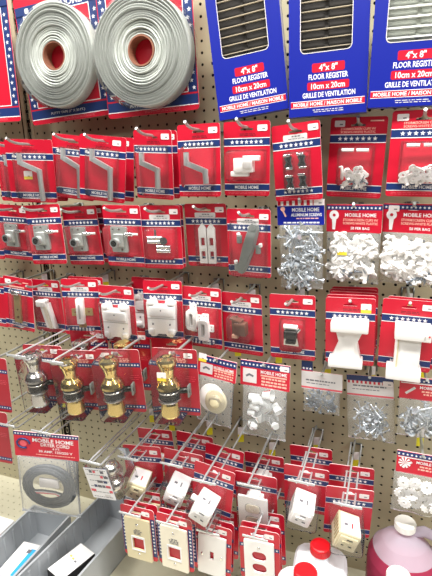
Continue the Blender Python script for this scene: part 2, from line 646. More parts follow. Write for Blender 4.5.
def brown_parts():
    b = MB().rbox((.1, -.25, .55), (1.1, 1.2, .8), 'brown', .04)
    b.prism([(-.95, .7), (-.35, .85), (-.35, -1.1), (-.95, -1.25)][::-1], .1, .3, 'brown')
    b.strip([(-.9, .7), (.2, .45)], .15, .9, 'brown')
    c = MB().rbox((-.6, -1.15, .35), (.6, .35, .5), 'peach', .05)
    return [('bracket', b), ('bracket_foot', c)]


def chrome_latch_parts():
    a = MB().cyl((-.65, .25, .5), (.55, .2, .5), .22, 'wplas', 14).rbox((-.05, .05, .35), (1.2, .4, .4), 'chrome', .1)
    b = MB().rbox((-.05, -.45, .5), (1.15, .75, .75), 'dark', .1)
    b.cyl((.5, -.2, .6), (.75, .1, .5), .14, 'chrome', 12)
    c = MB().prism([(-.65, -.85), (.5, -.8), (.65, -1.55), (-.7, -1.5)][::-1], .1, .5, 'satin').rbox((-.05, -1.15, .6), (.9, .35, .3), 'dark', .08)
    return [('lever', a), ('latch_case', b), ('strike_plate', c)]


def waist_bracket_parts():
    t = MB().rbox((.05, .95, .95), (2.95, .85, 1.5), 'wplas', .1)
    b = MB()
    o = [(-1.1, .6), (1.15, .6), (.65, -.6), (.95, -2.2), (-1.45, -2.2), (-.8, -.6)]
    b.prism(o[::-1], .1, 1.0, 'wplas')
    b.prism([(-.35, .6), (.5, .6), (.35, -.6), (.5, -2.2), (-.7, -2.2), (-.4, -.6)][::-1], 1.0, 1.18, 'wplas')
    f = MB().rbox((-.25, -2.4, .8), (2.75, .7, 1.4), 'wplas', .1)
    return [('upper_flange', t), ('web', b), ('lower_flange', f)]


def box_bracket_parts():
    t = MB().rbox((.35, .8, 1.1), (2.6, 1.1, 1.5), 'wplas', .06)
    t.box((1.5, .75, 1.87), (.12, .12, .06), 'cap_red')
    t.box((1.2, .6, 1.87), (.08, .3, .03), 'greyw')
    b = MB().rbox((.1, -1.1, .85), (1.85, 2.7, 1.2), 'wplas', .05)
    b.box((-.62, -1.1, 1.46), (.1, 2.5, .08), 'ivory')
    f = MB().rbox((-.05, -2.75, .95), (2.55, 1.0, 1.4), 'wplas', .06)
    return [('upper_flange', t), ('web', b), ('lower_flange', f)]


def knob_parts(metal):
    """door lock set standing upright in its blister: knob, rose, latch cylinder, lower knob"""
    z = 1.55
    T = Matrix.Translation((0, 0, z))
    up = MB().lathe([(0, 2.72), (.55, 2.68), (.9, 2.5), (.98, 2.25), (.92, 1.95), (.74, 1.5), (.62, 1.05), (.6, .7), (.7, .5)], metal, 28, T)
    rose = MB().lathe([(.6, .55), (.75, .5), (.98, .2), (1.12, -.2), (1.15, -.42), (.9, -.5)], metal, 28, T)
    cyl = MB().lathe([(.95, -.48), (.98, -.55), (.98, -1.4), (.92, -1.5)], 'dark', 28, T)
    cyl.lathe([(1.0, -.72), (1.02, -.75), (1.02, -.83), (1.0, -.86)], 'satin', 28, T)
    ring = MB().lathe([(.9, -1.45), (1.08, -1.5), (1.12, -1.6), (1.04, -1.75), (.78, -1.8)], metal if metal != 'brass' else 'satin', 28, T)
    low = MB().lathe([(.6, -1.75), (.78, -1.85), (.82, -2.1), (.86, -2.6), (.9, -3.2), (.8, -3.4), (0, -3.45)], metal, 28, T)
    bolt = MB().cyl((.9, -.9, z - .3), (1.8, -.9, z - .6), .3, 'dark', 14).rbox((1.75, -.95, z - .6), (.18, 1.2, .7), 'dkzinc', .05)
    return [('door_knob', up), ('rose', rose), ('latch_cylinder', cyl), ('trim_ring', ring), ('inner_knob', low), ('latch_bolt', bolt)]


def knob_card_mb():
    b = MB()
    w, h = 4.3, 6.4
    hw, hh = w / 2, h / 2
    b.holed(rrect(-hw, -hh, hw, hh, .25), [slot(0, hh - .6)], -.03, .03, 'red2', 'edge')
    yb = hh - 1.55
    b.rect(-hw + .05, yb - .22, hw - .05, yb + .22, .036, 'navy')
    for k in range(14):
        b.star(-hw + .25 + k * (w - .5) / 13, yb, .12, .042, 'white')
    b.rect(-hw + .05, -hh + .1, -hw + .5, yb, .036, 'navy')
    for k in range(14):
        b.star(-hw + .28, yb - .35 - k * .31, .1, .042, 'white')
    b.rect(-hw + .05, -hh + .35, hw - .05, -hh + .75, .036, 'navy')
    for k in range(13):
        b.star(-hw + .25 + k * (w - .5) / 12, -hh + .55, .11, .042, 'white')
    lines(b, -1.1, 1.2, (hh - .95, hh - 1.1, hh - 1.24), .036, 'pink', .07)
    lines(b, .9, 1.9, (.6, .4, .2), .036, 'redlt', .05)
    return b


def device_parts(col, peg=False):
    """self-contained switch / receptacle body: deep block with cap, tabs and paper label on its top"""
    X = Matrix.Translation((-.2, -.8, 0)) @ Matrix.Rotation(R(-17), 4, 'Z')
    b = MB().rbox((0, 0, 1.3), (1.9, 1.9, 2.3), col, .1, X=X)
    b.rbox((0, -.05, 2.5), (1.5, 1.5, .16), col, .06, X=X)
    for k in range(6):
        b.box((-.97, .3, .5 + k * .35), (.05, .9, .14), 'greyw' if col != 'ivory' else 'dkbrass', X)
    f = MB()
    for x, y, w, h in ((.1, .45, .5, .1), (.35, -.25, .3, .12), (-.3, -.25, .22, .1)):
        f.box((x, y, 2.59), (w, h, .03), 'dark' if col == 'ivory' else 'ink', X)
    f.rbox((-.05, .1, 2.6), (.8, .24, .12), col, .04, X=X)
    t = MB().box((.05, .97, 1.35), (1.65, .04, 2.0), 'white', X)
    t.box((.2, 1.0, 1.5), (.12, .02, .5), 'cap_red' if col == 'ivory' else 'ink', X)
    t.box((-.35, 1.0, 1.5), (.3, .02, .22), 'ink', X)
    out = [('switch_body', b), ('switch_face', f), ('paper_label', t)]
    if peg:
        out.append(('side_peg', MB().rbox((-1.15, .6, 1.6), (.7, .4, .5), col, .1, X=X)))
    return out


def cover_plate(col, kind):
    b = MB()
    w, h = 2.75, 4.5
    y0 = -.55
    sc = [circ(0, y0 + 1.6, .12, 10), circ(0, y0 - 1.6, .12, 10)]
    hole = {'toggle': [rrect(-.2, y0 - .47, .2, y0 + .47, .04)],
            'window': [rrect(-.62, y0 - 1.15, .62, y0 + .15, .05)],
            'duplex': [rrect(-.66, y0 + .15, .66, y0 + 1.15, .42), rrect(-.66, y0 - 1.15, .66, y0 - .15, .42)]}[kind]
    b.holed(rrect(-w / 2, y0 - h / 2, w / 2, y0 + h / 2, .1), hole, .1, .3, col)
    out = [('cover_plate', b)]
    if kind == 'window':
        p = MB().holed(rrect(-.75, y0 - 1.25, .75, y0 + .35, .06), [rrect(-.64, y0 - 1.15, .64, y0 + .15, .04)], .3, .34, 'white')
        lines(p, -.5, .5, (y0 + .9, y0 + .75, y0 + .6), .315, 'ink', .09)
        lines(p, -.35, .4, (y0 + 1.05,), .315, 'ink', .09)
        out.append(('paper_insert', p))
    for x, y in (((-.95, y0), (.95, y0)) if kind == 'toggle' else ((0, y0 + 1.6), (0, y0 - 1.6))):
        out.append(('screw', MB().ball((x, y, .31), .13, 'chrome', sc=(1, 1.6 if kind == 'toggle' else 1, .4))))
    return out


def plate_card_mb(stars):
    b = MB()
    w, h = 3.7, 5.6
    hw, hh = w / 2, h / 2
    b.holed(rrect(-hw, -hh, hw, hh, .3), [rrect(-.75, hh - .75, .55, hh - .35, .08)], -.03, .03, 'red', 'edge')
    if stars:
        for s in (-1, 1):
            b.rect(s * (hw - .24) - .22, -hh + .5, s * (hw - .24) + .22, hh - 1.0, .036, 'navy')
            for k in range(10):
                b.star(s * (hw - .24), hh - 1.25 - k * .37, .15, .042, 'white')
    else:
        for y in (hh - 1.9, -hh + .8):
            b.rect(-hw + .02, y - .2, hw - .02, y + .2, .036, 'navy')
            b.star(hw - .25, y, .14, .042, 'white')
            b.star(-hw + .25, y, .14, .042, 'white')
    return b


# ------------------------------------------------------------ assembling packs
def pack(name, label, cat, pose, card, parts, blister=None, sticker=None, group=None, tag='pack'):
    r = root(name, label, cat, pose, group)
    c = part(cached(*card) if isinstance(card, tuple) else card, 'card', r)
    if sticker:
        x, y, yel = sticker
        part(cached('price_sticker|%s' % yel, sticker_mb, .82, .8 if yel else .48, yel), 'price_sticker', c, loc=(x, y, .045))
    for n, me in parts:
        part(me, n, r)
    if blister:
        x, y, w, h, d = blister
        part(cached('blister|%s' % (blister,), blister_mb, w, h, d), 'blister', r, loc=(x, y, .04))
    return r


def P(key, fn, *a):
    """part meshes of a product, built once and shared"""
    if key not in _cache:
        _cache[key] = [(n, b.build(n)) for n, b in fn(*a)]
    return _cache[key]


def behind(pose, dd, dc=0, dr=0, roll=0):
    c, r, d, y, p, o = pose
    return (c + dc, r + dr, d - dd, y * .5, p, o + roll)


CARD = {
    'text': ('card|text', card_mb),
    'stars': ('card|stars', card_mb, 4., 6., 'stars'),
    'text_patch': ('card|text_patch', card_mb, 4., 6., 'text', True),
    'stars_patch': ('card|stars_patch', card_mb, 4., 6., 'stars', True),
    'clips': ('card|clips', card_mb, 4.4, 6.2, 'text', False, 'clips'),
    'heading': ('card|heading', card_mb, 4., 6., 'text', False, 'heading'),
    'wide': ('card|wide', card_mb, 4.5, 6., 'text'),
}
ST = (1.35, 2.45, False)
HOOKS = []          # (column, row, length, kind, flag, label)

# ---- row of window cranks and clips
pz = {
    'c1a': (-30.3, -6.9, 4.4, 8, 3, -3), 'c1b': (-26.86, -6.90, 6.21, 22.0, 5.7, -2.7), 'c1c': (-22.93, -7.14, 4.84, 6.7, 2.3, -8.0),
    'c1d': (-19.44, -6.91, 5.1, 12.5, 3.3, -7.4), 'c1e': (-14.03, -7.09, 5.04, -6, 4.3, -3.4), 'c1f': (-9.46, -7.30, 5.36, -2.7, -.4, -.4),
    'c1g': (-5.34, -7.29, 4.90, -.4, 2.2, -1.2), 'c1h': (-1.10, -6.89, 4.98, -8, 1.6, 3.6), 'c1i': (3.31, -7.09, 3.4, -9, 2.2, -2.7),
    'c1j': (7.99, -7.19, 4.52, -2.1, -.5, -1.7),
    'c2a': (-31.6, -.6, 4.5, .9, 4, -3), 'c2b': (-26.30, -.68, 5.92, 5.3, -1, 2.1), 'c2c': (-23.01, -.38, 4.34, 3.9, 3.5, 1.8),
    'c2d': (-17.62, -.61, 5.26, 2.8, 5.0, -1.1), 'c2e': (-13.89, -.48, 4.67, 7.5, 2.9, -.4), 'c2f': (-9.78, -.58, 3.4, 4.2, 6, -.3),
    'c2g': (-5.21, -.22, 4.97, -3.9, 3.1, -.6),
    'c3a': (-31.65, 7.16, 5.42, .2, -.5, -4.7), 'c3b': (-28.62, 7.48, 4.39, .2, 1.5, -.1), 'c3c': (-23.01, 6.77, 5.79, 11.8, -.3, -.8),
    'c3d': (-18.72, 7.24, 5.70, .3, 1.4, 0), 'c3e': (-13.86, 6.57, 5.23, 5.7, -2.1, .2), 'c3f': (-9.97, 7.05, 4.79, -2.5, 1, -.5),
    'c3g': (-6.09, 7.43, 4.48, -6, 2.5, .5), 'c3h': (-1.27, 7.07, 5.18, .1, 1.7, .8), 'c3i': (3.58, 7.02, 5.06, .7, 3, 1.1),
    'c3j': (7.98, 6.85, 5.23, .8, .8, -1.3),
    'k4a': (-25.14, 12.85, 9.6, 8, 3, .7), 'k4b': (-20.94, 12.9, 9.6, 8, 3, 1.5), 'k4c': (-16.41, 12.3, 9.6, 8, 2, 2.6), 'k4d': (-10.95, 11.85, 9.1, 5, 0, 1.3),
    'h4e': (-7.75, 11.0, 7.1, -6.5, -4.1, -3.6), 'h4f': (-3.44, 11.38, 6.43, -2.5, -3, -.4), 'h4g': (1.36, 12.02, 4.88, -2.8, -1.8, 1.3),
    'h4h': (5.42, 12.25, 4.17, -4.1, -.1, 4.5), 'h4i': (9.76, 11.33, 5.3, -.4, 1.7, .8), 'h4j': (9.95, 17.92, 5.9, .9, -3.6, -1),
    'h2h': (-.85, -2.88, 4.51, -5.6, 1.5, 1.6), 'h2i': (3.37, -2.32, 3.66, -10, 1.5, .2), 'h2j': (7.85, -2.37, 3.9, -12, 2, -.6),
    'h5a': (-23.5, 18.75, 12.63, 14.2, -.4, -3.4),
    'p5c': (-15.87, 22.87, 7.73, 9.9, 5.9, .1), 'p5d': (-11.4, 22.45, 7.7, 4.8, 9, -5), 'p5e': (-7.83, 22.63, 9.0, -1, 2, -7.2),
    'p5f': (-4.13, 23.75, 7.08, 2.2, 9, -.8), 'p5g': (.48, 22.21, 6.62, 3.3, 10, -.4), 'p5h': (4.28, 23.12, 7.18, 8.6, 8.1, -1),
    'p6a': (-14.54, 27.0, 11.64, -1.2, -1.9, 2.4), 'p6b': (-10.72, 26.95, 11.6, -1.9, -1.7, 1.2), 'p6c': (-7.55, 28.05, 10.19, .6, .2, -2.7),
    'p6d': (-2.99, 27.35, 10.15, 2.1, .2, 1.5), 'b5b': (-18.0, 21.9, 12.3, -3, 5.8, 10),
}


def hole_at(pose, y):
    """board column and row of a point y inches above a card's middle"""
    m = pose_matrix(pose)
    w = m @ Vector((0, y * IN, 0))
    return w.x / IN, ROW0 - (w.z - DECK) / IN, -w.y / IN


def hang(key, y, kind, over, label, flag=True, dr=.12):
    c, r, d = hole_at(pz[key], y)
    HOOKS.append((c, r - dr, d + over, kind, flag, label))


CR = 'window crank handles'
for key, kind, card, stk, lab, bk in (
        ('c1a', 'long', 'wide', None, 'carded grey window crank cut off by the left edge, top row of cranks', None),
        ('c1b', 'long', 'wide', 'low', 'carded long grey window crank with a yellow and white price sticker beside its grip', 'second crank card behind the crank with the yellow sticker'),
        ('c1c', 'long', 'wide', ST, 'tilted red card with long window crank just right of the yellow stickered one', None),
        ('c1d', 'long', 'wide', ST, 'front red card of a long window crank hanging crooked, third whole crank from left', 'long crank card behind the crooked third crank card'),
        ('c1e', 'mid', 'text', ST, 'narrow red card with a medium window crank, fourth whole crank from left', 'crank card peeking out right of the medium window crank'),
        ('c1f', 'short', 'text', ST, 'red card with the shortest grey window crank, next to the white plastic slide', None)):
    cc = CARD[card]
    s = (-.35, -.35, True) if stk == 'low' else stk
    prt = P('crank|' + kind, lambda k: [('crank_handle', crank_mb(k))], kind)
    pack('window_crank_pack', lab, 'window crank', pz[key], cc, prt, (0, -.5 if kind != 'long' else -.4, 2.9, 4.3 if kind != 'short' else 3.4, .9), s, CR)
    hang(key, 2.42, 'plain', 2.7, 'plain steel peg hook through the ' + {'c1a': 'edge-cut crank card', 'c1b': 'yellow stickered crank card', 'c1c': 'tilted second crank card', 'c1d': 'crooked third crank card', 'c1e': 'medium crank card', 'c1f': 'shortest crank card'}[key])
    if bk:
        pack('window_crank_pack', bk, 'window crank', behind(pz[key], 1.7 if key in ('c1b', 'c1d') else 1.1, roll=1.5), cc, prt, None, ST, CR)

pack('window_slide_pack', 'red card holding a stepped white plastic slide part, right of the shortest crank', 'hardware pack', pz['c1g'], CARD['text'],
     P('vslide', vinyl_slide_parts), (0, -.5, 3.1, 2.4, 1.3), ST)
hang('c1g', 2.42, 'plain', 2.7, 'peg hook through the stepped white slide card')
r = pack('clip_pack', 'red card with four small black and chrome clips in two rows', 'hardware pack', pz['c1h'], CARD['stars_patch'], [], (0, -.75, 2.0, 3.1, .8), (1.45, 2.55, False))
me = clip_mb().build('clip')
for x, y in ((-.55, .1), (.55, .12), (-.5, -1.5), (.55, -1.45)):
    part(me, 'clip', r, loc=(x, y, .05))
hang('c1h', 2.42, 'plain', 2.7, 'peg hook through the four clip card')


def white_clip_mb():
    b = MB()
    b.holed(circ(0, .3, .26, 12), [circ(0, .3, .11, 8)], -.06, .06, 'wplas')
    b.prism([(-.16, .1), (-.1, -.5), (.1, -.5), (.16, .1)], -.08, .08, 'wplas')
    b.rbox((0, -.5, .1), (.24, .14, .3), 'wplas', .04)
    return b


def screw_mb(L=1.0, r=.055, m='screw'):
    b = MB()
    b.tube([(0, L / 2, 0), (0, -L / 2 + .15, 0), (0, -L / 2, 0)], [r, r, .01], m, 8)
    b.cyl((0, L / 2 - .04, 0), (0, L / 2 + .09, 0), r * 2.6, m, 10)
    return b


WC = white_clip_mb().build('clip')
SC = screw_mb().build('screw')
SCL = screw_mb(1.5, .075).build('screw')
SCD = screw_mb(.8, .06, 'dkscrew').build('screw')
BOLT = screw_mb(1.3, .11, 'screw').build('screw')


def pile(parent, me, name, n, x0, x1, y0, y1, z0, z1, seed, sc=1.0, flat=.5):
    q = random.Random(seed)
    for k in range(n):
        o = part(me, name, parent, loc=(q.uniform(x0, x1), y0 + (y1 - y0) * q.random() ** 1.2, q.uniform(z0, z1)),
                 rot=(q.uniform(-flat, flat), q.uniform(-flat, flat) * 2, q.uniform(0, 6.28)))
        o.scale = (sc, sc, sc)


for key, lab, sd in (('c1i', 'wide red card with a clear blister of white screen clips lying over silver screws', 3), ('c1j', 'wide red clip card cut off by the right edge, heap of white clips only', 4)):
    r = pack('screen_clip_pack', lab, 'hardware pack', pz[key], CARD['clips'], [], (0, -.65, 2.6, 2.95, 1.0), (-1.45, 2.62, False), 'screen clip blister cards')
    pile(r, WC, 'clip', 18, -.95, .95, -1.85, -1.0, .25, .75, sd)
    if sd == 3:
        pile(r, SCD, 'screw', 12, -.2, .95, -1.85, -1.5, .3, .85, sd + 20, .8)
    for x in (-.55, .6):  # white bars stand in for the highlight along the blister's top
        part(cached('glint_bar', lambda: MB().tube([(-.45, 0, 0), (.45, 0, 0)], .13, 'wplas', 10)), 'blister_glint', r, loc=(x, .62, .55))
    hang(key, 2.5, 'plain', .8, 'peg hook through the ' + ('wide clip and screw card' if sd == 3 else 'wide clip card at the right edge'))

# ---- second row
LK = 'carded utility locks'
for key, lab in (('c2a', 'carded grey lock cut off by the left edge, tilted behind its neighbour'), ('c2b', 'front red card with a grey lock, overlapping the lock card at left edge'),
                 ('c2c', 'red card with grey lock, second from left whose card is whole'), ('c2d', 'red card with grey lock just left of the chrome roller catches')):
    pack('utility_lock_pack', lab, 'lock', pz[key], CARD['text'], P('lock', lock_parts), (0, -.3, 3.2, 2.9, 1.25), ST, LK)
    hang(key, 2.42, 'plain', 2.7, 'peg hook through the ' + {'c2a': 'edge-cut lock card', 'c2b': 'overlapping front lock card', 'c2c': 'whole second lock card', 'c2d': 'lock card beside the chrome rollers'}[key])
pack('utility_lock_pack', 'lock card mostly hidden behind the second whole lock card', 'lock', behind(pz['c2c'], 1.2), CARD['text'], P('lock', lock_parts), None, ST, LK)
pack('utility_lock_pack', 'dark edge of a red card at far left, below the edge-cut crank', 'lock', (-37.2, -.2, 3.0, 0, 0, 2), CARD['text'], P('lock', lock_parts), None, None, LK)
pack('roller_catch_pack', 'red card with two chrome roller catches and a pale title label', 'hardware pack', pz['c2e'], CARD['stars_patch'], P('catches', catches_parts), (0, -.5, 2.9, 2.9, 1.0), ST)
hang('c2e', 2.42, 'plain', 2.7, 'peg hook through the chrome roller card')
pack('roller_catch_pack', 'red card edge showing directly behind the chrome roller catches', 'hardware pack', behind(pz['c2e'], .7), CARD['stars_patch'], P('catches', catches_parts))
pack('latch_strip_pack', 'red card with two pointed white plastic strips under a clear blister', 'hardware pack', pz['c2f'], CARD['stars_patch'], P('strips', strips_parts), (.1, -.7, 2.3, 4.3, .7), ST)
hang('c2f', 2.42, 'plain', 2.7, 'peg hook through the two white strips card')
pack('hatch_handle_pack', 'red card with a grey torpedo shaped cast handle lying diagonally', 'hardware pack', pz['c2g'], CARD['stars_patch'], P('hatch', hatch_parts), (0, -.5, 3.2, 4.8, .85), (1.4, 2.35, False))
hang('c2g', 2.42, 'plain', 2.7, 'peg hook through the diagonal handle card')

# ---- third row
pack('hinge_pack', 'red card with a narrow bronze hinge strip topped by a bright clip, far left', 'hardware pack', pz['c3a'], CARD['heading'], P('hingestrip', hinge_strip_parts), (.1, -.4, 1.9, 4.4, .8), (-1.3, 2.45, False))
hang('c3a', 2.42, 'plain', 2.7, 'peg hook through the bronze hinge card')
pack('hinge_pack', 'red card left of and behind the bronze hinge strip, cut off by left edge', 'hardware pack', (-36.3, 7.4, 4.6, 0, 0, -3), CARD['text'], P('hingestrip', hinge_strip_parts))
pack('channel_corner_pack', 'red card with a slanted white plastic channel corner', 'hardware pack', pz['c3b'], CARD['stars_patch'], P('corner', corner_parts), (.1, -.8, 2.6, 3.9, .9), ST)
hang('c3b', 2.42, 'plain', 2.7, 'peg hook through the slanted white channel card')
pack('side_latch_pack', 'red card with an upright white slide latch with brass ears', 'hardware pack', pz['c3c'], CARD['stars_patch'], P('sidelatch', side_latch_parts), (.1, -.5, 3.0, 3.6, .95), ST)
hang('c3c', 2.42, 'plain', 2.7, 'peg hook through the brass eared latch card')
pack('side_latch_pack', 'red card tucked behind the white slide latch with brass ears', 'hardware pack', behind(pz['c3c'], 1.0), CARD['stars_patch'], P('sidelatch', side_latch_parts), None, ST)
WP = 'white shutter catch cards'
pack('door_catch_pack', 'left of two cards with square white plastic catches, leaning lower with rounded lugs', 'hardware pack', pz['c3d'], CARD['stars'], P('panel', panel_parts), (0, -.5, 3.4, 4.1, 1.0), ST, WP)
hang('c3d', 2.42, 'plain', 2.7, 'peg hook through the left white catch card')
pack('door_catch_pack', 'dark red white-catch card set far back between the two front catch cards', 'hardware pack', (-16.8, 7.0, 2.6, 0, 0, 0), CARD['stars'], P('panel', panel_parts), None, ST, WP)
pack('door_catch_pack', 'right of two cards with square white plastic catches, hanging straight and higher', 'hardware pack', pz['c3e'], CARD['text'], P('panel', panel_parts), (0, -.5, 3.4, 4.1, 1.0), ST, WP)
hang('c3e', 2.42, 'plain', 2.7, 'peg hook through the right white catch card')
pack('pull_ring_pack', 'red card with two oblong white plastic pull rings', 'hardware pack', pz['c3f'], CARD['stars_patch'], P('rings', ring_parts), (0, -.6, 3.1, 3.6, .9), ST)
hang('c3f', 2.42, 'plain', 2.7, 'peg hook through the white pull ring card')
pack('corner_bracket_pack', 'red card with a small brown plastic corner bracket', 'hardware pack', pz['c3g'], CARD['stars_patch'], P('brown', brown_parts), (-.1, -.3, 2.3, 2.5, 1.1), ST)
hang('c3g', 2.42, 'plain', 2.7, 'peg hook through the brown bracket card')
pack('chrome_latch_pack', 'red card with a small dark and chrome latch in the middle', 'hardware pack', pz['c3h'], CARD['text'], P('chromelatch', chrome_latch_parts), (0, -.6, 2.0, 2.7, 1.1), ST)
hang('c3h', 2.42, 'plain', 2.7, 'peg hook through the small chrome latch card')
WB = 'white skirting bracket cards'
pack('skirting_bracket_pack', 'front red card with a waisted white plastic bracket and yellow price sticker', 'bracket', pz['c3i'], CARD['text'], P('waist', waist_bracket_parts), None, (1.25, 2.15, True), WB)
hang('c3i', 2.42, 'plain', .7, 'peg hook through the stack of waisted bracket cards')
for k, w in enumerate(('second card of the waisted white bracket stack, just behind the front one', 'third card back in the waisted white bracket stack', 'fourth card back in the waisted white bracket stack', 'rearmost card of the waisted white bracket stack, topmost red edge')):
    rr = root('skirting_bracket_pack', w, 'bracket', behind(pz['c3i'], .95 * (k + 1), dc=.1 * (k % 2), roll=(.6, -.8, .4, .9)[k]), WB)
    cd = part(cached(*CARD['text']), 'card', rr)
    part(cached('price_sticker|False', sticker_mb), 'price_sticker', cd, loc=(1.35, 2.45, .045))
pack('skirting_bracket_pack', 'front red card with a square white box bracket at the right edge', 'bracket', pz['c3j'], CARD['text'], P('boxbr', box_bracket_parts), None, ST, WB)
hang('c3j', 2.42, 'plain', .7, 'peg hook through the square box bracket cards')
rr = root('skirting_bracket_pack', 'red card right behind the square white box bracket', 'bracket', behind(pz['c3j'], .9, dc=.35, dr=.05, roll=-.5), WB)
part(cached(*CARD['text']), 'card', rr)

for c_, r_, d_, lab in ((-37.2, -2.6, 5.0, 'peg hook of the dark card edge at far left'), (-36.2, 5.0, 6.8, 'peg hook of the card left of the bronze hinge'),
                        (-33.2, 12.7, 11.5, 'peg hook of the blurred left-edge card below the silver knob'), (-33.9, 19.0, 12.0, 'peg hook of the left-edge card beside the cord bag')):
    HOOKS.append((c_, r_, d_, 'plain', True, lab))
# ---- door lock sets
KN = 'door knob lock sets on cards'
KC = ('card|knob', knob_card_mb)
KO = {'k4a': 'satin silver', 'k4b': 'brass', 'k4c': 'brass', 'k4d': 'brass'}
for key, m, lab in (('k4a', 'satin', 'silver door knob lock set on a red card, only silver one of the knobs'), ('k4b', 'brass', 'brass door knob lock set next to the silver one'),
                    ('k4c', 'brass', 'middle brass door knob lock set, between two other brass ones'), ('k4d', 'brass', 'brass door knob lock set with a white and yellow sticker on the knob')):
    r = pack('door_knob_pack', lab, 'door knob', pz[key], KC, [(n, me) for n, me in P('knob' + m, knob_parts, m)], (-.1, .1, 2.5, 6.0, 2.65), (-1.2, 2.6, False) if key == 'k4c' else (1.3, 2.6, False), KN)
    if key == 'k4d':
        part(cached('price_sticker|True', sticker_mb, .82, .8, True), 'knob_sticker', r, loc=(-.15, 1.75, 2.73))
    for ch in [o for o in C.objects if o.parent == r and o.name.startswith(('door_knob', 'rose', 'latch_cyl', 'trim', 'inner', 'latch_bolt'))]:
        ch.location = (-.12 * IN, .62 * IN, 0)
        ch.scale = (.95, .92, .95)
pack('door_knob_pack', 'dark red knob card without visible knob behind and left of the stickered brass knob', 'door knob', (-12.9, 12.4, 5.6, 4, 0, 2), KC, P('knobbrass', knob_parts, 'brass'), None, None, KN)
pack('door_knob_pack', 'red card behind the silver and the first brass knob', 'door knob', (-22.3, 12.3, 6.0, 6, 0, 1), KC, P('knobsatin', knob_parts, 'satin'), None, (1.3, 2.6, False), KN)
pack('door_knob_pack', 'red card behind the middle brass knob', 'door knob', (-17.6, 12.1, 5.6, 6, 0, 1), KC, P('knobbrass', knob_parts, 'brass'), None, (1.3, 2.6, False), KN)
pack('door_knob_pack', 'blurred red card at the left edge below the silver knob row', 'door knob', (-33.2, 15.3, 9.2, 6, 0, -2), KC, [], None, None, KN)
pack('door_knob_pack', 'red card at the left edge beside the dryer cord bag', 'door knob', (-33.9, 21.6, 9.6, 6, 0, -2), KC, [], None, None, KN)
hang('k4a', 2.6, 'scan', 3.3, 'long wire hook holding the silver door knob')
hang('k4b', 2.6, 'scan', 3.3, 'long wire hook holding the first brass door knob')
hang('k4c', 2.6, 'plain', .8, 'short hook behind the middle brass door knob card')
hang('k4d', 2.6, 'plain', .8, 'short hook of the stickered brass door knob')


# ------------------------------------------------------------------ poly bags
def pouch_mb(w, h, bulge, seed, m='bag', wtop=None):
    """sealed clear bag hanging below y=0"""
    b = MB()
    nx, ny = 12, 16
    wt = wtop or w
    v = []
    for side in (1, -1):
        for j in range(ny + 1):
            for i in range(nx + 1):
                u, t = i / nx * 2 - 1, j / ny
                ww = wt + (w - wt) * t
                x = u * ww / 2 * (1 + .03 * noise.noise((u * 2, t * 3, seed)))
                y = -t * h + .12 * noise.noise((u * 2, seed, t)) * t
                p = max(0, 1 - u * u) ** .6 * math.sin(math.pi * min(1, t ** .75)) ** .7
                z = (bulge * p * (1 if side > 0 else .35) + .06 * noise.noise((u * 3, t * 4, seed + side)) * p + .012) * side
                v.append((x, y, z))
    n = (nx + 1) * (ny + 1)
    f = []
    for s in (0, 1):
        for j in range(ny):
            for i in range(nx):
                a = s * n + j * (nx + 1) + i
                q = (a, a + nx + 1, a + nx + 2, a + 1)
                f.append(q if s == 0 else q[::-1])
    for j in range(ny):
        for i in (0, nx):
            a = j * (nx + 1) + i
            f.append((a, a + nx + 1, n + a + nx + 1, n + a))
    for j in (0, ny):
        for i in range(nx):
            a = j * (nx + 1) + i
            f.append((a, a + 1, n + a + 1, n + a))
    b.add(v, f, m, True)
    return b


def header_base(w, h, m, hole=True):
    b = MB()
    b.holed(rrect(-w / 2, -h / 2, w / 2, h / 2, .06), [slot(0, h / 2 - .45, .7)] if hole else [], -.05, .05, m, 'edge')
    return b


def bag(key, label, cat, hd, pouch, group=None, hook=None, stk=None):
    r = root('header_card_bag', label, cat, pz[key], group)
    c = part(hd, 'header_card', r)
    w, h, bulge, seed, y = pouch
    part(pouch_mb(w, h, bulge, seed, 'hazybag' if seed in (5, 10) else 'bag').build('poly_bag'), 'poly_bag', r, loc=(0, y, 0))
    if stk:
        part(cached('price_sticker|%s' % stk[2], sticker_mb, .82, .8 if stk[2] else .48, stk[2]), 'price_sticker', c, loc=(stk[0], stk[1], stk[3] if len(stk) > 3 else .06))
    if hook:
        HOOKS.append(hook)
    return r


def bag_hook(key, y, label, over=.6):
    hang(key, y, 'plain', over, label)


# aluminium screws
b = header_base(4, 2.1, 'blue')
b.rect(-2, .55, 2, 1.03, .056, 'white')
for k in range(8):
    b.rect(-1.95 + k * .5, .58, -1.68 + k * .5, 1.0, .06, 'red')
b.text('MOBILE HOME', .45, .22, 2.3, .32, .06, 'white')
b.text('ALUMINUM SCREWS', .5, -.2, 2.6, .26, .06, 'white')
lines(b, -.4, 1.6, (-.5,), .06, 'pink', .09)
lines(b, -1.6, 1.7, (-.85,), .06, 'white', .12)
b.cyl((-1.5, .3, .06), (-1.5, .3, .08), .2, 'pink', 12)
b.strip([(-1.5, .2, .06), (-1.25, -.35, .06)], .14, .02, 'pink')
r = bag('h2h', 'clear bag of silver aluminium screws under a blue header card', 'bag of screws', b, (3.7, 5.6, .55, 1, -.95), stk=(1.55, .8, False))
pile(r, SCL, 'screw', 98, -1.2, 1.15, -5.9, -1.6, -.05, .45, 11, 1.15)
bag_hook('h2h', .6, 'peg hook through the blue header of the silver screw bag')


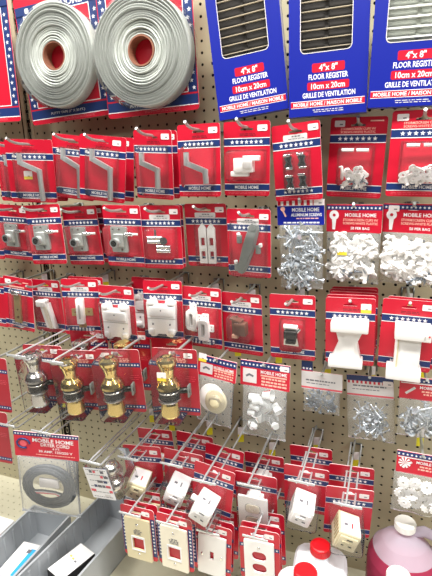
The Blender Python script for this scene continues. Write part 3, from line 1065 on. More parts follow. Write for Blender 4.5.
def clip_header(picture=True):
    b = header_base(4.5, 2.3, 'red')
    b.rect(-2.25, .68, 2.25, 1.05, .056, 'navy')
    for k in range(14):
        b.star(-2.05 + k * .315, .86, .12, .06, 'white')
    b.text('MOBILE HOME', .55, .28, 2.5, .3, .06, 'white')
    b.text('STORM/SCREEN CLIPS W/', .55, -.12, 2.8, .2, .06, 'pink')
    b.text('SCREWS-WHITE PLASTIC', .55, -.4, 2.8, .2, .06, 'pink')
    b.text('50 PER BAG', .55, -.8, 1.5, .22, .06, 'white')
    b.holed(circ(-1.6, .25, .4, 14), [circ(-1.6, .25, .13, 10)], .055, .065, 'white')
    b.flat([(-1.78, 0), (-1.72, -.95), (-1.5, -.95), (-1.4, 0)], .066, 'white')
    return b


r = bag('h2i', 'clear bag of white screen clips with a yellow sticker, red starry header', 'bag of clips', clip_header(), (4.4, 4.3, .6, 2, -1.1), 'screen clip bags')
part(cached('price_sticker|True', sticker_mb, .82, .8, True), 'price_sticker', r, loc=(-.7, -2.6, .62))
pile(r, WC, 'clip', 100, -1.5, 1.5, -4.6, -1.5, -.05, .42, 12, 1.3)
pile(r, SCD, 'screw', 8, -1.2, 1.5, -4.8, -4.0, .3, .45, 32)
bag_hook('h2i', .7, 'peg hook through the bag with the yellow sticker')
r = bag('h2j', 'clear bag full of white screen clips at the right edge, white sticker on header', 'bag of clips', clip_header(), (4.4, 4.3, .75, 3, -1.1), 'screen clip bags', stk=(-1.45, .75, False))
pile(r, WC, 'clip', 100, -1.5, 1.5, -4.4, -2.1, -.05, .6, 13, 1.5)
pile(r, SCD, 'screw', 8, 0, 1.5, -4.9, -4.2, .4, .6, 33)
bag_hook('h2j', .7, 'peg hook through the right-edge white clip bag')


def picture_header(w, h):
    b = header_base(w, h, 'red')
    b.rect(-w / 2, h / 2 - .62, w / 2, h / 2 - .05, .056, 'navy')
    n = int(w / .34)
    for k in range(n):
        b.star(-w / 2 + .2 + k * (w - .4) / (n - 1), h / 2 - .33, .13, .06, 'white')
    x0, x1 = -w / 2 + .25, -w / 2 + 1.55
    b.rect(x0, -h / 2 + .3, x1, h / 2 - .75, .056, 'pale')
    b.strip([(x0 + .3, -.3, .058), (x0 + .6, -.1, .058), (x0 + 1.0, -.25, .058)], .18, .006, 'ink')
    b.text('MOBILE HOME', w * .18, h / 2 - .92, w * .52, h * .13, .06, 'white')
    b.rect(w * .18 - w * .26, h * .02 - .16, w * .18 + w * .26, h * .02 - .02, .06, 'pink')
    lines(b, w * .18 - w * .26, w * .18 + w * .26, (-h * .12, -h * .25, -h * .37), .06, 'pink', h * .07)
    return b


r = bag('h4e', 'clear bag with a round cream vent cap under a slanted red header', 'bag of hardware', picture_header(3.9, 2.0), (3.6, 4.6, .7, 4, -.9), stk=(-1.5, .75, True))
rr = part(MB().lathe([(0, .55), (.35, .5), (.6, .3), (.62, .12), (1.0, .1), (1.12, 0), (1.1, -.12), (0, -.14)], 'ivory', 24), 'vent_cap', r, loc=(.2, -3.1, .25), rot=(R(80), 0, 0))
part(MB().lathe([(0, .1), (1.3, .1), (1.35, 0), (0, -.05)], 'wplas', 24), 'backing_disc', r, loc=(-.35, -3.0, .0), rot=(R(85), 0, .1))
bag_hook('h4e', .55, 'peg hook through the bag with the round cream cap')
r = bag('h4f', 'larger clear bag of white plastic bits right of the round cream cap bag', 'bag of hardware', picture_header(4.6, 2.4), (4.1, 5.0, .6, 5, -1.1), stk=(1.8, .85, False))
q = random.Random(5)
CUP = MB().lathe([(.55, .5), (.5, .5), (.42, -.3), (.3, -.45), (0, -.45)], 'milky', 16)
CUPM = CUP.build('plastic_cup')
for k in range(14):
    part(CUPM, 'plastic_cup', r, loc=(q.uniform(-1.1, 1.2), -1.9 - k * .24 + q.uniform(-.3, .3), q.uniform(.0, .3)), rot=(q.uniform(0, 6), q.uniform(0, 6), q.uniform(0, 6)))
bag_hook('h4f', .7, 'peg hook through the bag of white plastic bits')


def plain_header(w, h, stripe):
    b = header_base(w, h, 'pale')
    b.rect(-w / 2, h / 2 - .5, w / 2, h / 2, .056, stripe)
    if stripe == 'navy':
        for k in range(9):
            b.rect(-w / 2 + .1 + k * .36, h / 2 - .75, -w / 2 + .28 + k * .36, h / 2 - .5, .06, 'red')
    lines(b, -w * .4, w * .35, (h * .02,), .06, 'ink', .13)
    lines(b, -w * .4, w * .2, (-h * .15,), .06, 'ink', .07)
    b.rect(-w / 2, -h / 2 + .08, w / 2, -h / 2 + .24, .06, 'redlt')
    return b


r = bag('h4g', 'small clear bag of short dark screws under a pale header, in shade', 'bag of screws', plain_header(3.6, 1.7, 'pale'), (3.2, 2.3, .45, 6, -.75))
b = MB().prism(rrect(-.5, -.5, .5, .5, .05), 0, .05, 'navy')
for k in range(3):
    b.star(-.3 + k * .3, -.2, .14, .055, 'white')
b.rect(-.5, -.5, .5, -.35, .055, 'red')
part(b, 'hang_tab', r, loc=(-1.3, 1.3, 0))
pile(r, SCD, 'screw', 50, -1.1, 1.1, -2.6, -1.1, 0, .3, 14)
bag_hook('h4g', .45, 'peg hook through the small dark screw bag')
r = bag('h4h', 'clear bag of grey screws under a white header with blue and red top', 'bag of screws', plain_header(3.9, 2.0, 'navy'), (4.0, 4.3, .5, 7, -.9), stk=(1.5, .4, False))
pile(r, SCL, 'screw', 70, -.95, .95, -4.3, -2.0, 0, .4, 15, .9)
bag_hook('h4h', .6, 'peg hook through the white headed screw bag')


def bolt_header():
    b = header_base(4, 2, 'red')
    b.rect(-2, .55, 2, .95, .056, 'navy')
    for k in range(12):
        b.star(-1.85 + k * .335, .72, .12, .06, 'white')
    b.rect(-1.9, .42, 1.9, .5, .056, 'white')
    b.strip([(-1.5, -.5, .056), (-.8, .1, .056)], .2, .006, 'pale')
    b.text('MOBILE HOME', .65, .15, 2.2, .26, .062, 'white')
    lines(b, -.3, 1.7, (-.2, -.45), .06, 'pink', .14)
    return b


r = bag('h4i', 'clear bag of thick bolts under a red header at the right edge', 'bag of bolts', bolt_header(), (4, 3.6, .55, 8, -.9))
pile(r, BOLT, 'screw', 45, -1.3, 1.4, -3.6, -1.6, 0, .35, 16)
bag_hook('h4i', .6, 'peg hook through the bolt bag')
b = bolt_header()
for k in range(10):
    a = k * math.tau / 10
    b.flat([(-1.35, -.05), (-1.35 + .5 * math.cos(a), -.05 + .5 * math.sin(a)), (-1.35 + .5 * math.cos(a + .35), -.05 + .5 * math.sin(a + .35))], .068, 'white')
r = bag('h4j', 'clear bag of white daisy-shaped plastic discs at the right edge', 'bag of discs', b, (4.2, 3.8, .5, 9, -.9))
b = MB()
o = []
for k in range(24):
    rr_ = .56 if k % 2 else .46
    o.append((rr_ * math.cos(k * math.tau / 24), rr_ * math.sin(k * math.tau / 24)))
b.holed(o, [circ(0, 0, .1, 8)], -.05, .06, 'wplas')
b.holed(circ(0, 0, .22, 12), [circ(0, 0, .1, 8)], .06, .1, 'wplas')
DISC = b.build('disc')
q = random.Random(3)
for k, (x, y) in enumerate(((-1.3, -1.9), (-.4, -1.7), (.5, -1.8), (1.3, -2.0), (-1.45, -2.8), (-.6, -2.7), (.3, -2.75), (1.15, -2.9), (-1.1, -3.6), (-.2, -3.55), (.7, -3.65), (1.4, -3.7))):
    part(DISC, 'disc', r, loc=(x, y, .12 + .12 * (k % 3)), rot=(q.uniform(-.35, .35), q.uniform(-.35, .35), q.random()))
bag_hook('h4j', .6, 'peg hook through the daisy disc bag')

# dryer cord
b = header_base(6.5, 2.7, 'red')
b.rect(-3.25, .95, 3.25, 1.33, .056, 'navy')
for k in range(22):
    b.star(-3.05 + k * .29, 1.13, .12, .06, 'white')
b.text('MOBILE HOME', .7, .55, 4.1, .42, .06, 'white')
b.text('DRYER CORD', .9, .1, 2.9, .36, .06, 'white')
b.text('4 FT.', 1.0, -.28, .8, .22, .06, 'white')
b.text('30 AMP. 125/250 V', .9, -.62, 3.4, .26, .06, 'white')
lines(b, -1.2, 2.9, (-1.0,), .06, 'pink', .08)
b.tube([(-2.3 + .65 * math.cos(a * .4), .1 + .5 * math.sin(a * .4), .08) for a in range(14)], .09, 'navy', 8)
b.cyl((-2.3, .1, .05), (-2.3, .1, .09), .35, 'redlt', 14)
r = bag('h5a', 'large clear bag with a coiled dark dryer cord above the grey bins', 'bagged cord', b, (6.2, 6.6, .9, 10, -1.25))
b = MB()
pts = []
for k in range(150):
    a = k * .28
    rad = 1.7 + .2 * a / 6.28 + .12 * math.sin(a * .9)
    pts.append((rad * math.cos(a) + .1, rad * .85 * math.sin(a) - 4.3, .25 * math.sin(a * .21) + .2))
b.tube(pts[:112], .21, 'cord', 8)
part(b, 'cord', r, 'dark grey coiled cord')
b = MB()
for k, m in enumerate(('cord', 'pale', 'redlt')):
    b.tube([(-1.6, -4.9 - k * .12, .35), (-.4, -4.7 - k * .15, .45), (.8, -4.8 - k * .1, .4), (1.5, -5.1 - k * .2, .3)], .09, m, 8)
part(b, 'wire_ends', r)
part(MB().rbox((.2, -3.9, .35), (2.0, 1.0, .25), 'pale', .1), 'paper_leaflet', r)
hang('h5a', 1.0, 'scan', .5, 'long wire hook holding the dryer cord bag')

# ------------------------------------------------- clear box with silver knobs
r = root('lock_set_box', 'clear plastic box with silver knobs and a printed red, white and blue front', 'door knob', pz['b5b'])
b = MB()
b.prism(rrect(-1.4, -1.75, 1.4, 1.75, .06), -.02, .02, 'white', 'navy')
q = random.Random(8)
for k in range(6):
    y = 1.35 - k * .54
    x = -1.3
    while x < 1.0:
        w_ = q.uniform(.3, .8)
        m = q.choice(('navy', 'redlt', 'pale', 'white', 'white', 'ink'))
        if m != 'white':
            b.rect(x, y - .14, min(1.3, x + w_), y + .14, .03, m)
        x += w_ + .08
lines(b, -1.2, 1.2, (1.55, 1.0, .35, -.3, -.95, -1.5), .04, 'ink', .06)
part(b, 'printed_front', r)
b = MB()
bm = bmesh.new()
bmesh.ops.create_cube(bm, size=1)
bmesh.ops.scale(bm, vec=(3.3, 3.6, 3.2), verts=bm.verts)
bmesh.ops.translate(bm, vec=(.2, 0, -1.65), verts=bm.verts)
bmesh.ops.bevel(bm, geom=list(bm.edges), offset=.2, segments=2, affect='EDGES', profile=.5)
b.bm(bm, 'clear', True)
part(b, 'clear_box', r)
for y in (-.85, .85):
    g = MB().ball((.7, y, -1.2), .92, 'satin', sc=(1, .85, 1))
    g.cyl((.3, y, -1.4), (-.6, y, -1.4), .3, 'satin', 16)
    part(g, 'door_knob', r)
g = MB().cyl((.7, 0, -1.4), (.95, 0, -1.4), 1.05, 'satin', 24)
part(g, 'rose', r)
hang('b5b', 1.9, 'scan', .4, 'long wire hook over the clear box of silver knobs')

# --------------------------------------------------- switches and receptacles
SW = 'carded switches and outlets'
PC = ('card|device', card_mb, 4., 5.6, 'text')
for key, col, lab, peg in (('p5c', 'ivory', 'front card with a boxy ivory switch, left end of the switch row', False), ('p5d', 'wplas', 'front card with a boxy white switch, second from left', False),
                           ('p5e', 'wplas', 'front card with a white device with a small peg on its left side', True), ('p5g', 'wplas', 'front card with a white cube switch, second from right of that row', False),
                           ('p5h', 'ivory', 'front card with a long ivory switch block, right end of the switch row', False)):
    prt = P('device%s%s' % (col, peg), device_parts, col, peg)
    pack('switch_pack', lab, 'electrical switch', pz[key], PC, prt, (-.15, -.8, 2.75, 2.75, 2.75), (1.2, 2.1, False), SW)
    nm = {'p5c': 'left-end ivory', 'p5d': 'second white', 'p5e': 'pegged white', 'p5g': 'white cube', 'p5h': 'right-end ivory'}[key]
    pack('switch_pack', 'rear red card on the same hook behind the %s switch' % nm, 'electrical switch', behind(pz[key], 3.0, dr=-.1, roll=2), PC, prt, None, (1.2, 2.1, False), SW)
    hang(key, 2.2, 'scan', 2.5, 'wire hook with crossbar holding the %s switch cards' % nm)
b = MB().holed(rrect(-1.4, -2.9, 1.4, 1.4, .12), [], 1.3, 1.5, 'wplas')
for y in (.05, -1.5):
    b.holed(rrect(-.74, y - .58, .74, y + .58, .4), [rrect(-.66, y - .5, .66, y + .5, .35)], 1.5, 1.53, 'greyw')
    b.holed(rrect(-.65, y - .5, .65, y + .5, .35), [rrect(-.3, y - .1, -.22, y + .22, .02, 1), rrect(.2, y - .1, .28, y + .22, .02, 1), circ(0, y - .28, .08, 8)], 1.5, 1.58, 'cream')
d_ = MB().rbox((0, -.7, .7), (1.6, 2.8, 1.2), 'wplas', .08)
d_.rbox((0, .95, .8), (1.1, .5, 1.0), 'wplas', .08)
OUT = [('outlet_face', b.build('outlet_face')), ('outlet_body', d_.build('outlet_body'))]
pack('outlet_pack', 'front card with a white duplex outlet and its cover plate', 'electrical outlet', pz['p5f'], PC, OUT, (0, -.7, 3.1, 4.6, 1.75), None, SW)
pack('outlet_pack', 'rear red card behind the white duplex outlet', 'electrical outlet', behind(pz['p5f'], 3.2, roll=1), PC, OUT, None, (1.2, 2.1, False), SW)
hang('p5f', 2.2, 'scan', 2.0, 'wire hook with crossbar holding the duplex outlet cards')

CP = 'carded wall cover plates'
for key, col, kind, stars, lab in (('p6a', 'ivory', 'window', True, 'front ivory cover plate with square red window and starry borders'), ('p6b', 'cream', 'window', True, 'front white cover plate with square red window and starry borders'),
                                   ('p6c', 'wplas', 'toggle', False, 'front white cover plate with a small toggle slot and two bright screws'), ('p6d', 'wplas', 'duplex', False, 'front white outlet cover plate with two red rounded openings')):
    cd = ('card|plate%s' % stars, plate_card_mb, stars)
    prt = P('plate%s%s' % (col, kind), cover_plate, col, kind)
    pack('cover_plate_pack', lab, 'cover plate', pz[key], cd, prt, None, (.95, 2.25, False), CP)
    nm = {'p6a': 'ivory window plate', 'p6b': 'white window plate', 'p6c': 'toggle plate', 'p6d': 'two-opening outlet plate'}[key]
    pack('cover_plate_pack', 'rear card on the hook behind the front ' + nm, 'cover plate', behind(pz[key], 2.2, dr=-.05, roll=1), cd, prt, None, (.95, 2.25, False), CP)
    pack('cover_plate_pack', 'second card close behind the front ' + nm, 'cover plate', behind(pz[key], .7, dr=.02, roll=.5), cd, prt, None, None, CP)
    hang(key, 2.2, 'scan', 1.2, 'wire hook with crossbar holding the %s cards' % nm)


# ------------------------------------------------------------- floor registers
def register(pose, h, w, wx0, wx1, wy0, pale, label):
    """blue carton sleeve with a window over a louvred floor register; local origin at the lower middle"""
    r = root('floor_register_box', label, 'floor register', pose, 'boxed floor registers')
    hw = w / 2
    b = MB()
    b.holed([(-hw, 0), (hw, 0), (hw, h), (-hw, h)], [rrect(wx0, wy0, wx1, h - .9, .35)], .9, .96, 'blue', 'blue')
    b.box((-hw + .02, h / 2, .45), (.04, h, .9), 'blue')
    b.box((hw - .02, h / 2, .45), (.04, h, .9), 'pale')
    b.box((0, .02, .45), (w, .04, .9), 'blue')
    b.box((0, h - .02, .45), (w, .04, .9), 'blue')
    b.box((0, h / 2, -.02), (w, h, .04), 'blue')
    e = rrect(wx0 - .05, wy0 - .05, wx1 + .05, h - .85, .38)
    b.holed(e, [rrect(wx0, wy0, wx1, h - .9, .35)], .96, .975, 'pale')
    z = .968
    xm = .1
    b.flat(rrect(xm - 1.25, 3.08, xm + 1.15, 3.72, .12), z, 'red')
    b.text('4"x 8"', xm - .05, 3.4, 1.35, .46, z + .006, 'white')
    b.text('FLOOR REGISTER', xm - .05, 2.78, 2.9, .4, z, 'white')
    b.flat(rrect(xm - 1.6, 1.83, xm + 1.5, 2.42, .12), z, 'red')
    b.text('10cm x 20cm', xm - .05, 2.12, 2.5, .42, z + .006, 'white')
    b.text('GRILLE DE VENTILATION', xm, 1.5, 3.9, .38, z, 'white')
    b.rect(-hw + .15, .62, hw - .15, 1.12, z, 'white')
    b.rect(-hw + .15, .66, hw - .15, 1.08, z + .004, 'red')
    b.text('MOBILE HOME / MAISON MOBILE', 0, .87, w - .7, .28, z + .009, 'white')
    lines(b, -1.1, 1.3, (.42, .28), z, 'pale', .05)
    part(b, 'carton', r)
    g = MB()
    g.box(((wx0 + wx1) / 2, (wy0 + h - .9) / 2, .3), (wx1 - wx0 + .6, h - .9 - wy0 + .5, .1), 'regpale' if pale else 'regdark')
    g.box(((wx0 + wx1) / 2, (wy0 + h - .9) / 2, .45), (.25, h - .9 - wy0 + .4, .2), 'regpale' if pale else 'regdark')
    part(g, 'register_back', r)
    sl = MB()
    y = wy0 + .3
    while y < h - .9:
        sl.box(((wx0 + wx1) / 2, y, .68), (wx1 - wx0 + .5, .06 if not pale else .12, .2), 'slatw' if pale else 'slat')
        y += .64
    part(sl, 'louvers', r)
    return r


register((-4.75, -10.75, 4.0, 2, 0, 6), 11.5, 5.8, -2.0, 1.75, 4.6, False, 'left blue boxed floor register with dark louvres, tilted')
register((1.1, -10.35, 4.0, 2, 0, .8), 11.5, 5.8, -2.0, 1.7, 4.5, False, 'middle blue boxed floor register with dark louvres')
register((7.0, -10.55, 4.0, 2, 0, -1.5), 11.5, 5.9, -2.0, 2.1, 4.3, True, 'right blue boxed floor register with white louvres')


# -------------------------------------------------------------- putty tape rolls
def tape_card(pose, w, h, rc, rad, label, title=True):
    r = root('putty_tape_pack', label, 'putty tape', pose, 'putty tape rolls on cards')
    hw = w / 2
    b = MB()
    b.holed(rrect(-hw, 0, hw, h, .3), [slot(0, h - .5)], -.03, .03, 'red', 'edge')
    z = .036
    b.rect(-hw + .05, .5, hw - .05, 1.35, z, 'navy')
    b.rect(-hw + .05, .44, hw - .05, .52, z + .004, 'white')
    for s in (-1, 1):
        b.rect(s * (hw - .5) - .42, 1.5, s * (hw - .5) + .42, h - 1.6, z, 'navy')
        for k in range(int((h - 3.3) / .62)):
            b.star(s * (hw - .48) + .1 * (-1) ** k, 1.85 + k * .62, .21, z + .006, 'white')
        b.rect(s * (hw - .95) - .04, 1.6, s * (hw - .95) + .04, h - 1.7, z + .005, 'white')
    b.rect(-hw + .95, 1.52, hw - .95, 1.6, z + .005, 'white')
    b.text('PUTTY TAPE (1" X 30 FT.)', -.2, .86, 4.0, .3, z + .006, 'white')
    lines(b, -.8, 2.8, (.32, .2), z, 'redlt', .06)
    b.rect(-hw + .05, h - 1.75, hw - .05, h - .85, z, 'navy')
    b.rect(-hw + .95, h - 1.8, hw - .95, h - 1.72, z + .005, 'white')
    if title:
        b.text('MOBILE HOME', .35, h - 1.3, 5.4, .55, z + .006, 'white')
        b.flat(rrect(-hw + 1.2, h - 1.5, -hw + 1.65, h - 1.05, .12), z + .006, 'pale')
    part(b, 'card', r)
    if rad:
        y0 = rc
        g = MB()
        q = random.Random(int(rad * 100) + int(pose[0]))
        # spiral of soft flat tape: each turn a rounded ridge, slightly off round
        t = []
        turns = 15
        r0 = 1.25
        N = turns * 40
        ridge = []
        n = 48
        prof = []
        dr_ = (rad - r0) / turns
        rr0 = r0
        for k in range(turns):
            z1 = 1.35 + q.uniform(-.14, .1)
            prof += [(rr0 + dr_ * .04, z1 - .34), (rr0 + dr_ * .3, z1), (rr0 + dr_ * .7, z1), (rr0 + dr_ * .96, z1 - .34)]
            rr0 += dr_
        prof = [(r0, .12), (r0, 1.1)] + prof + [(rad, 1.0), (rad, .12)]
        V = []
        ph = q.random() * 6
        for a_, (ra, zz) in enumerate(prof):
            ex = (ra - r0) / (rad - r0)
            for k in range(n):
                a = k * math.tau / n
                wob = 1 + .028 * ex * math.sin(a * 2 + ph) + .012 * math.sin(a * 3 + ra * 3 + ph)
                rr_ = ra * wob + .05 * noise.noise((math.cos(a) * 1.5, math.sin(a) * 1.5, ra * 2.3))
                V.append((rr_ * math.cos(a), rr_ * math.sin(a), zz + .05 * noise.noise((math.cos(a) * 2, math.sin(a) * 2, ra))))
        F = []
        for i in range(len(prof) - 1):
            for k in range(n):
                F.append((i * n + k, (i + 1) * n + k, (i + 1) * n + (k + 1) % n, i * n + (k + 1) % n))
        g.add(V, [f[::-1] for f in F], 'coil', True)
        part(g, 'tape_roll', r, loc=(0, y0, 0))
        c = MB()
        c.holed(circ(0, 0, 1.27, 30), [circ(0, 0, 1.14, 30)], .1, 1.28, 'core')
        part(c, 'cardboard_core', r, loc=(0, y0, 0))
        s = MB()
        s.lathe([(rad * 1.04, -.66), (rad * 1.05, -.6), (rad * 1.05, .55), (rad * 1.02, .72), (rad * .55, .78)], 'clear', 40, Matrix.Translation((0, 0, .75)) @ Matrix.Rotation(R(90), 4, 'X'))
        part(s, 'shrink_wrap', r, loc=(0, y0, 0))
    else:
        g = MB().rbox((-3.4, 5.5, .5), (1.5, 7, .8), 'greyw', .2)
        g.strip([(-2.6, 3.2, .3), (-2.2, 6.0, .3)], .2, .2, 'navy')
        part(g, 'tape_strip', r)
    return r


tape_card((-24.3, -11.75, 2.6, 2, 0, 3.2), 9.3, 11.7, 5.7, 4.45, 'left carded roll of white putty tape')
tape_card((-14.95, -11.65, 2.9, 2, 0, 1.8), 9.3, 12.8, 5.15, 4.65, 'right and larger looking carded roll of white putty tape')
tape_card((-34.75, -12.1, 3.0, 0, 0, -1.0), 9.0, 12.3, 5, 0, 'red starry card cut off by the left edge beside the putty tape', title=False)


# ------------------------------------------------------------------- peg hooks
def hook(c, r, L, kind, flag, label):
    o = root('peg_hook', label, 'peg hook', Matrix.Translation(W(c, r, 0)) @ Matrix.Rotation(R(90), 4, 'X'), 'pegboard hooks')
    base = MB()
    base.rbox((0, .15, .1), (.9, .16, .16), 'dksteel', .04)
    for s in (-.5, .5):
        base.tube([(s, .15, -.25), (s, .15, .1), (s, -.55, .12), (s, -1.0, .1)], .085, 'dksteel', 8)
    part(base, 'base_bracket', o)
    w = MB()
    if kind == 'plain':
        w.tube([(0, .15, .1), (0, .03, .5), (0, 0, L * .5), (0, 0, L - 1.6), (0, .06, L - 1.0), (0, .2, L - .45), (0, .42, L)], .125, 'zinc', 8)
        part(w, 'prong', o)
    else:
        for s in (-.5, .5):
            w.tube([(s, .15, .1), (s, -.05, .6), (s, -.05, L - .9), (s, .15, L - .45), (s * .92, .6, L)], .09, 'steel', 8)
        part(w, 'prong', o)
        a = MB().tube([(-.12, .15, .1), (-.12, .75, .5), (-.12, .75, L - .6), (-.12, .7, L)], .09, 'steel', 8)
        part(a, 'upper_wire', o)
        t = MB().rbox((0, .68, L + .06), (2.3, .24, .1), 'steel', .04)
        part(t, 'crossbar', o)
    if flag:
        f = MB().prism(rrect(-.35, -1.9, .3, -.15, .05), 0, .03, 'pale')
        f.rect(-.35, -1.9, .3, -1.0, .034, 'flagy')
        part(f, 'price_flag', o, loc=(.1, .1, 1.3), rot=(0, R(20), 0))
    return o


for h in HOOKS:
    hook(*h)
for c, r, L, lab in ((-31.1, 20.1, 10.0, 'empty long wire hook left of the dryer cord bag'), (-36.6, -10.6, 9.0, 'empty wire hook at the left edge below the starry card')):
    hook(c, r, L, 'scan', True, lab)


# ------------------------------------------------------------ pegboard and base
def pegboard(name, c0, c1, r0, r1, oc, orow):
    """board with real round holes on a one inch grid"""
    b = MB()
    k = 8
    hr = .14
    V, F = [], []
    for c in range(math.floor(c0), math.ceil(c1)):
        for r in range(math.floor(r0), math.ceil(r1)):
            x0, x1 = max(c0, c - .5 + oc), min(c1, c + .5 + oc)
            y0, y1 = max(r0, r - .5 + orow), min(r1, r + .5 + orow)
            if x1 - x0 < .05 or y1 - y0 < .05:
                continue
            cx, cy = c + oc, r + orow
            n = len(V)
            if not (x0 + .15 < cx < x1 - .15 and y0 + .15 < cy < y1 - .15):
                V += [(x0, 0, y0), (x1, 0, y0), (x1, 0, y1), (x0, 0, y1)]
                F.append((n, n + 1, n + 2, n + 3))
                continue
            out = [(x1, cy), (x1, y1), (cx, y1), (x0, y1), (x0, cy), (x0, y0), (cx, y0), (x1, y0)]
            inn = [(cx + hr * math.cos(a * math.pi / 4), cy + hr * math.sin(a * math.pi / 4)) for a in range(8)]
            V += [(p[0], 0, p[1]) for p in out] + [(p[0], 0, p[1]) for p in inn] + [(p[0], .07, p[1]) for p in inn]
            for a in range(8):
                e = (a + 1) % 8
                F.append((n + a, n + e, n + 8 + e, n + 8 + a))
                F.append((n + 8 + a, n + 8 + e, n + 16 + e, n + 16 + a))
    b.add([(x, d, ROW0 - r) for x, d, r in V], F, 'peg')
    # near-black sheet, the shade of the hollow behind the board put into its colour
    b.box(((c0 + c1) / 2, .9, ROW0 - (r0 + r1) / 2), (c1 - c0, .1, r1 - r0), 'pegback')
    o = part(b, name, None)
    o.location = (0, 0, DECK)
    o['kind'] = 'structure'
    o['label'] = 'beige pegboard panel with rows of round holes'
    o['category'] = 'pegboard'
    return o


pegboard('wall_back', -31.35, 20, -30, ROW0, 0, 0)
pegboard('wall_left', -58, -32.65, -30, ROW0, -.45, -.25)
b = MB()
sl = [rrect(-.16, y - .32, .16, y + .32, .05, 1) for y in range(2, 66)]
b.holed([(-.68, 0), (.68, 0), (.68, 66), (-.68, 66)], sl, 0, .15, 'peg')
b.box((0, 33, -.5), (1.2, 66, .1), 'pegback')  # near-black sheet gives the slots their shade by colour
o = part(b, 'trim_1', None)
o.matrix_world = Matrix.Translation(W(-32, ROW0, -.05)) @ Matrix.Rotation(R(90), 4, 'X')
o['kind'] = 'structure'
o['label'] = 'slotted upright strip between the two pegboard panels'
o['category'] = 'upright'

# base shelf with perforated back half
b = MB()
V, F = [], []
holes = []
b2 = MB()
for c in range(-58, 20):
    for j in range(0, 6):
        cx, cy = c, j + 1.0
        n = len(V)
        x0, x1, y0, y1 = c - .5, c + .5, j + .5, j + 1.5
        out = [(x1, cy), (x1, y1), (cx, y1), (x0, y1), (x0, cy), (x0, y0), (cx, y0), (x1, y0)]
        inn = [(cx + .085 * math.cos(a * math.pi / 4), cy + .085 * math.sin(a * math.pi / 4)) for a in range(8)]
        V += [(p[0], -p[1], 0) for p in out] + [(p[0], -p[1], 0) for p in inn] + [(p[0], -p[1], -.15) for p in inn]
        for a in range(8):
            e = (a + 1) % 8
            F.append((n + e, n + a, n + 8 + a, n + 8 + e))
            F.append((n + 8 + e, n + 8 + a, n + 16 + a, n + 16 + e))
b.add(V, F, 'deck')
b.add([(-58.5, -.5, 0), (19.5, -.5, 0), (19.5, .0, 0), (-58.5, .0, 0)], [(0, 1, 2, 3)], 'deck')
b.add([(-58.5, -24, 0), (19.5, -24, 0), (19.5, -6.5, 0), (-58.5, -6.5, 0)], [(0, 1, 2, 3)], 'deck')
b.box((-19.5, -24, -3.1), (78, .1, 6.2), 'deck')
b.box((-19.5, -12, -1.0), (78, 23.8, .1), 'pegback')  # dark sheet under the shelf, painted as the shade inside its holes
o = part(b, 'base_shelf', None)
o.location = (0, 0, DECK)
o['kind'] = 'structure'
o['label'] = 'pale metal base shelf under the pegboard'
o['category'] = 'shelf'
b = MB().box((-19.5, -60, -.5), (200, 160, 1), 'floor')
o = part(b, 'floor', None)
o['kind'] = 'structure'
o['label'] = 'pale vinyl shop floor'
o['category'] = 'floor'


# ------------------------------------------------------------------- grey bins
def grey_bin(c0, c1, d0, d1, yaw, label, h=4.0):
    r = root('parts_bin', label, 'storage bin', Matrix.Translation(W((c0 + c1) / 2, ROW0, d0)) @ Matrix.Rotation(R(90), 4, 'X') @ Matrix.Rotation(R(yaw), 4, 'Y'), 'grey plastic bins')
    w, L, t = c1 - c0, d1 - d0, .14
    b = MB()
    b.box((0, .1, L / 2), (w, .12, L), 'bin')
    part(b, 'bin_floor', r)
    for s in (-1, 1):
        g = MB().box((s * (w / 2 - t / 2), h / 2 + .05, L / 2), (t, h, L), 'bin')
        g.rbox((s * (w / 2 - .06), h + .02, L / 2), (.26, .18, L), 'bin', .06)
        for k in range(int(L / 1.3)):
            g.rbox((s * (w / 2 - t - .02), h * .55, 1.0 + k * 1.3), (.1, h * .7, .3), 'bin', .04)
        part(g, 'side_wall', r)
    g = MB().box((0, h / 2 + .05, t / 2), (w - .2, h, t), 'bin')
    g.rbox((0, h + .02, .06), (w - .2, .18, .24), 'bin', .06)
    part(g, 'back_wall', r)
    part(MB().box((0, 1.0, L - t / 2), (w - .2, 2.0, t), 'bin'), 'front_lip', r)
    return r


grey_bin(-32.1, -26.7, 7.2, 21.5, 0, 'left grey plastic bin holding the white and blue box')
grey_bin(-25.2, -19.5, 2.2, 19, -5.0, 'right grey plastic bin holding the white and black box')


def carton(name, label, c, r, d, sz, yaw, tilt, roll, top):
    o = root(name, label, 'box', Matrix.Translation(W(c, r, d)) @ Matrix.Rotation(R(90), 4, 'X') @ Matrix.Rotation(R(yaw), 4, 'Y') @ Matrix.Rotation(R(tilt), 4, 'X') @ Matrix.Rotation(R(roll), 4, 'Z'))
    x, y, z = sz
    b = MB()
    side = 'black' if top == 'black' else 'white'
    b.rbox((0, 0, 0), sz, side, .05, 1, smooth=False)
    part(b, 'carton', o)
    g = MB()
    X = Matrix.Rotation(R(-90), 4, 'X')
    g.box((0, y / 2 + .012, 0), (x - .1, .02, z - .1), 'white')
    if top == 'black':
        for k in range(3):
            g.box((-.6 + k * .5, y / 2 + .026, -.4 + .1 * k), (.3, .006, .18), 'yellow' if k < 2 else 'ink')
        for k in range(2):
            g.box((x / 2 + .01, .2 - k * .45, 0), (.01, .12, z * .75), 'pale')
    elif top == 'blue':
        g.box((x * .3, y / 2 + .026, .3), (x * .3, .006, z * .8), 'cyan')
        g.box((x * .12, y / 2 + .027, -z * .25), (.5, .006, .5), 'ink')
        g.box((x / 2 + .01, -.1, .2), (.01, y * .5, z * .8), 'cyan')
    part(g, 'printing', o)
    return o


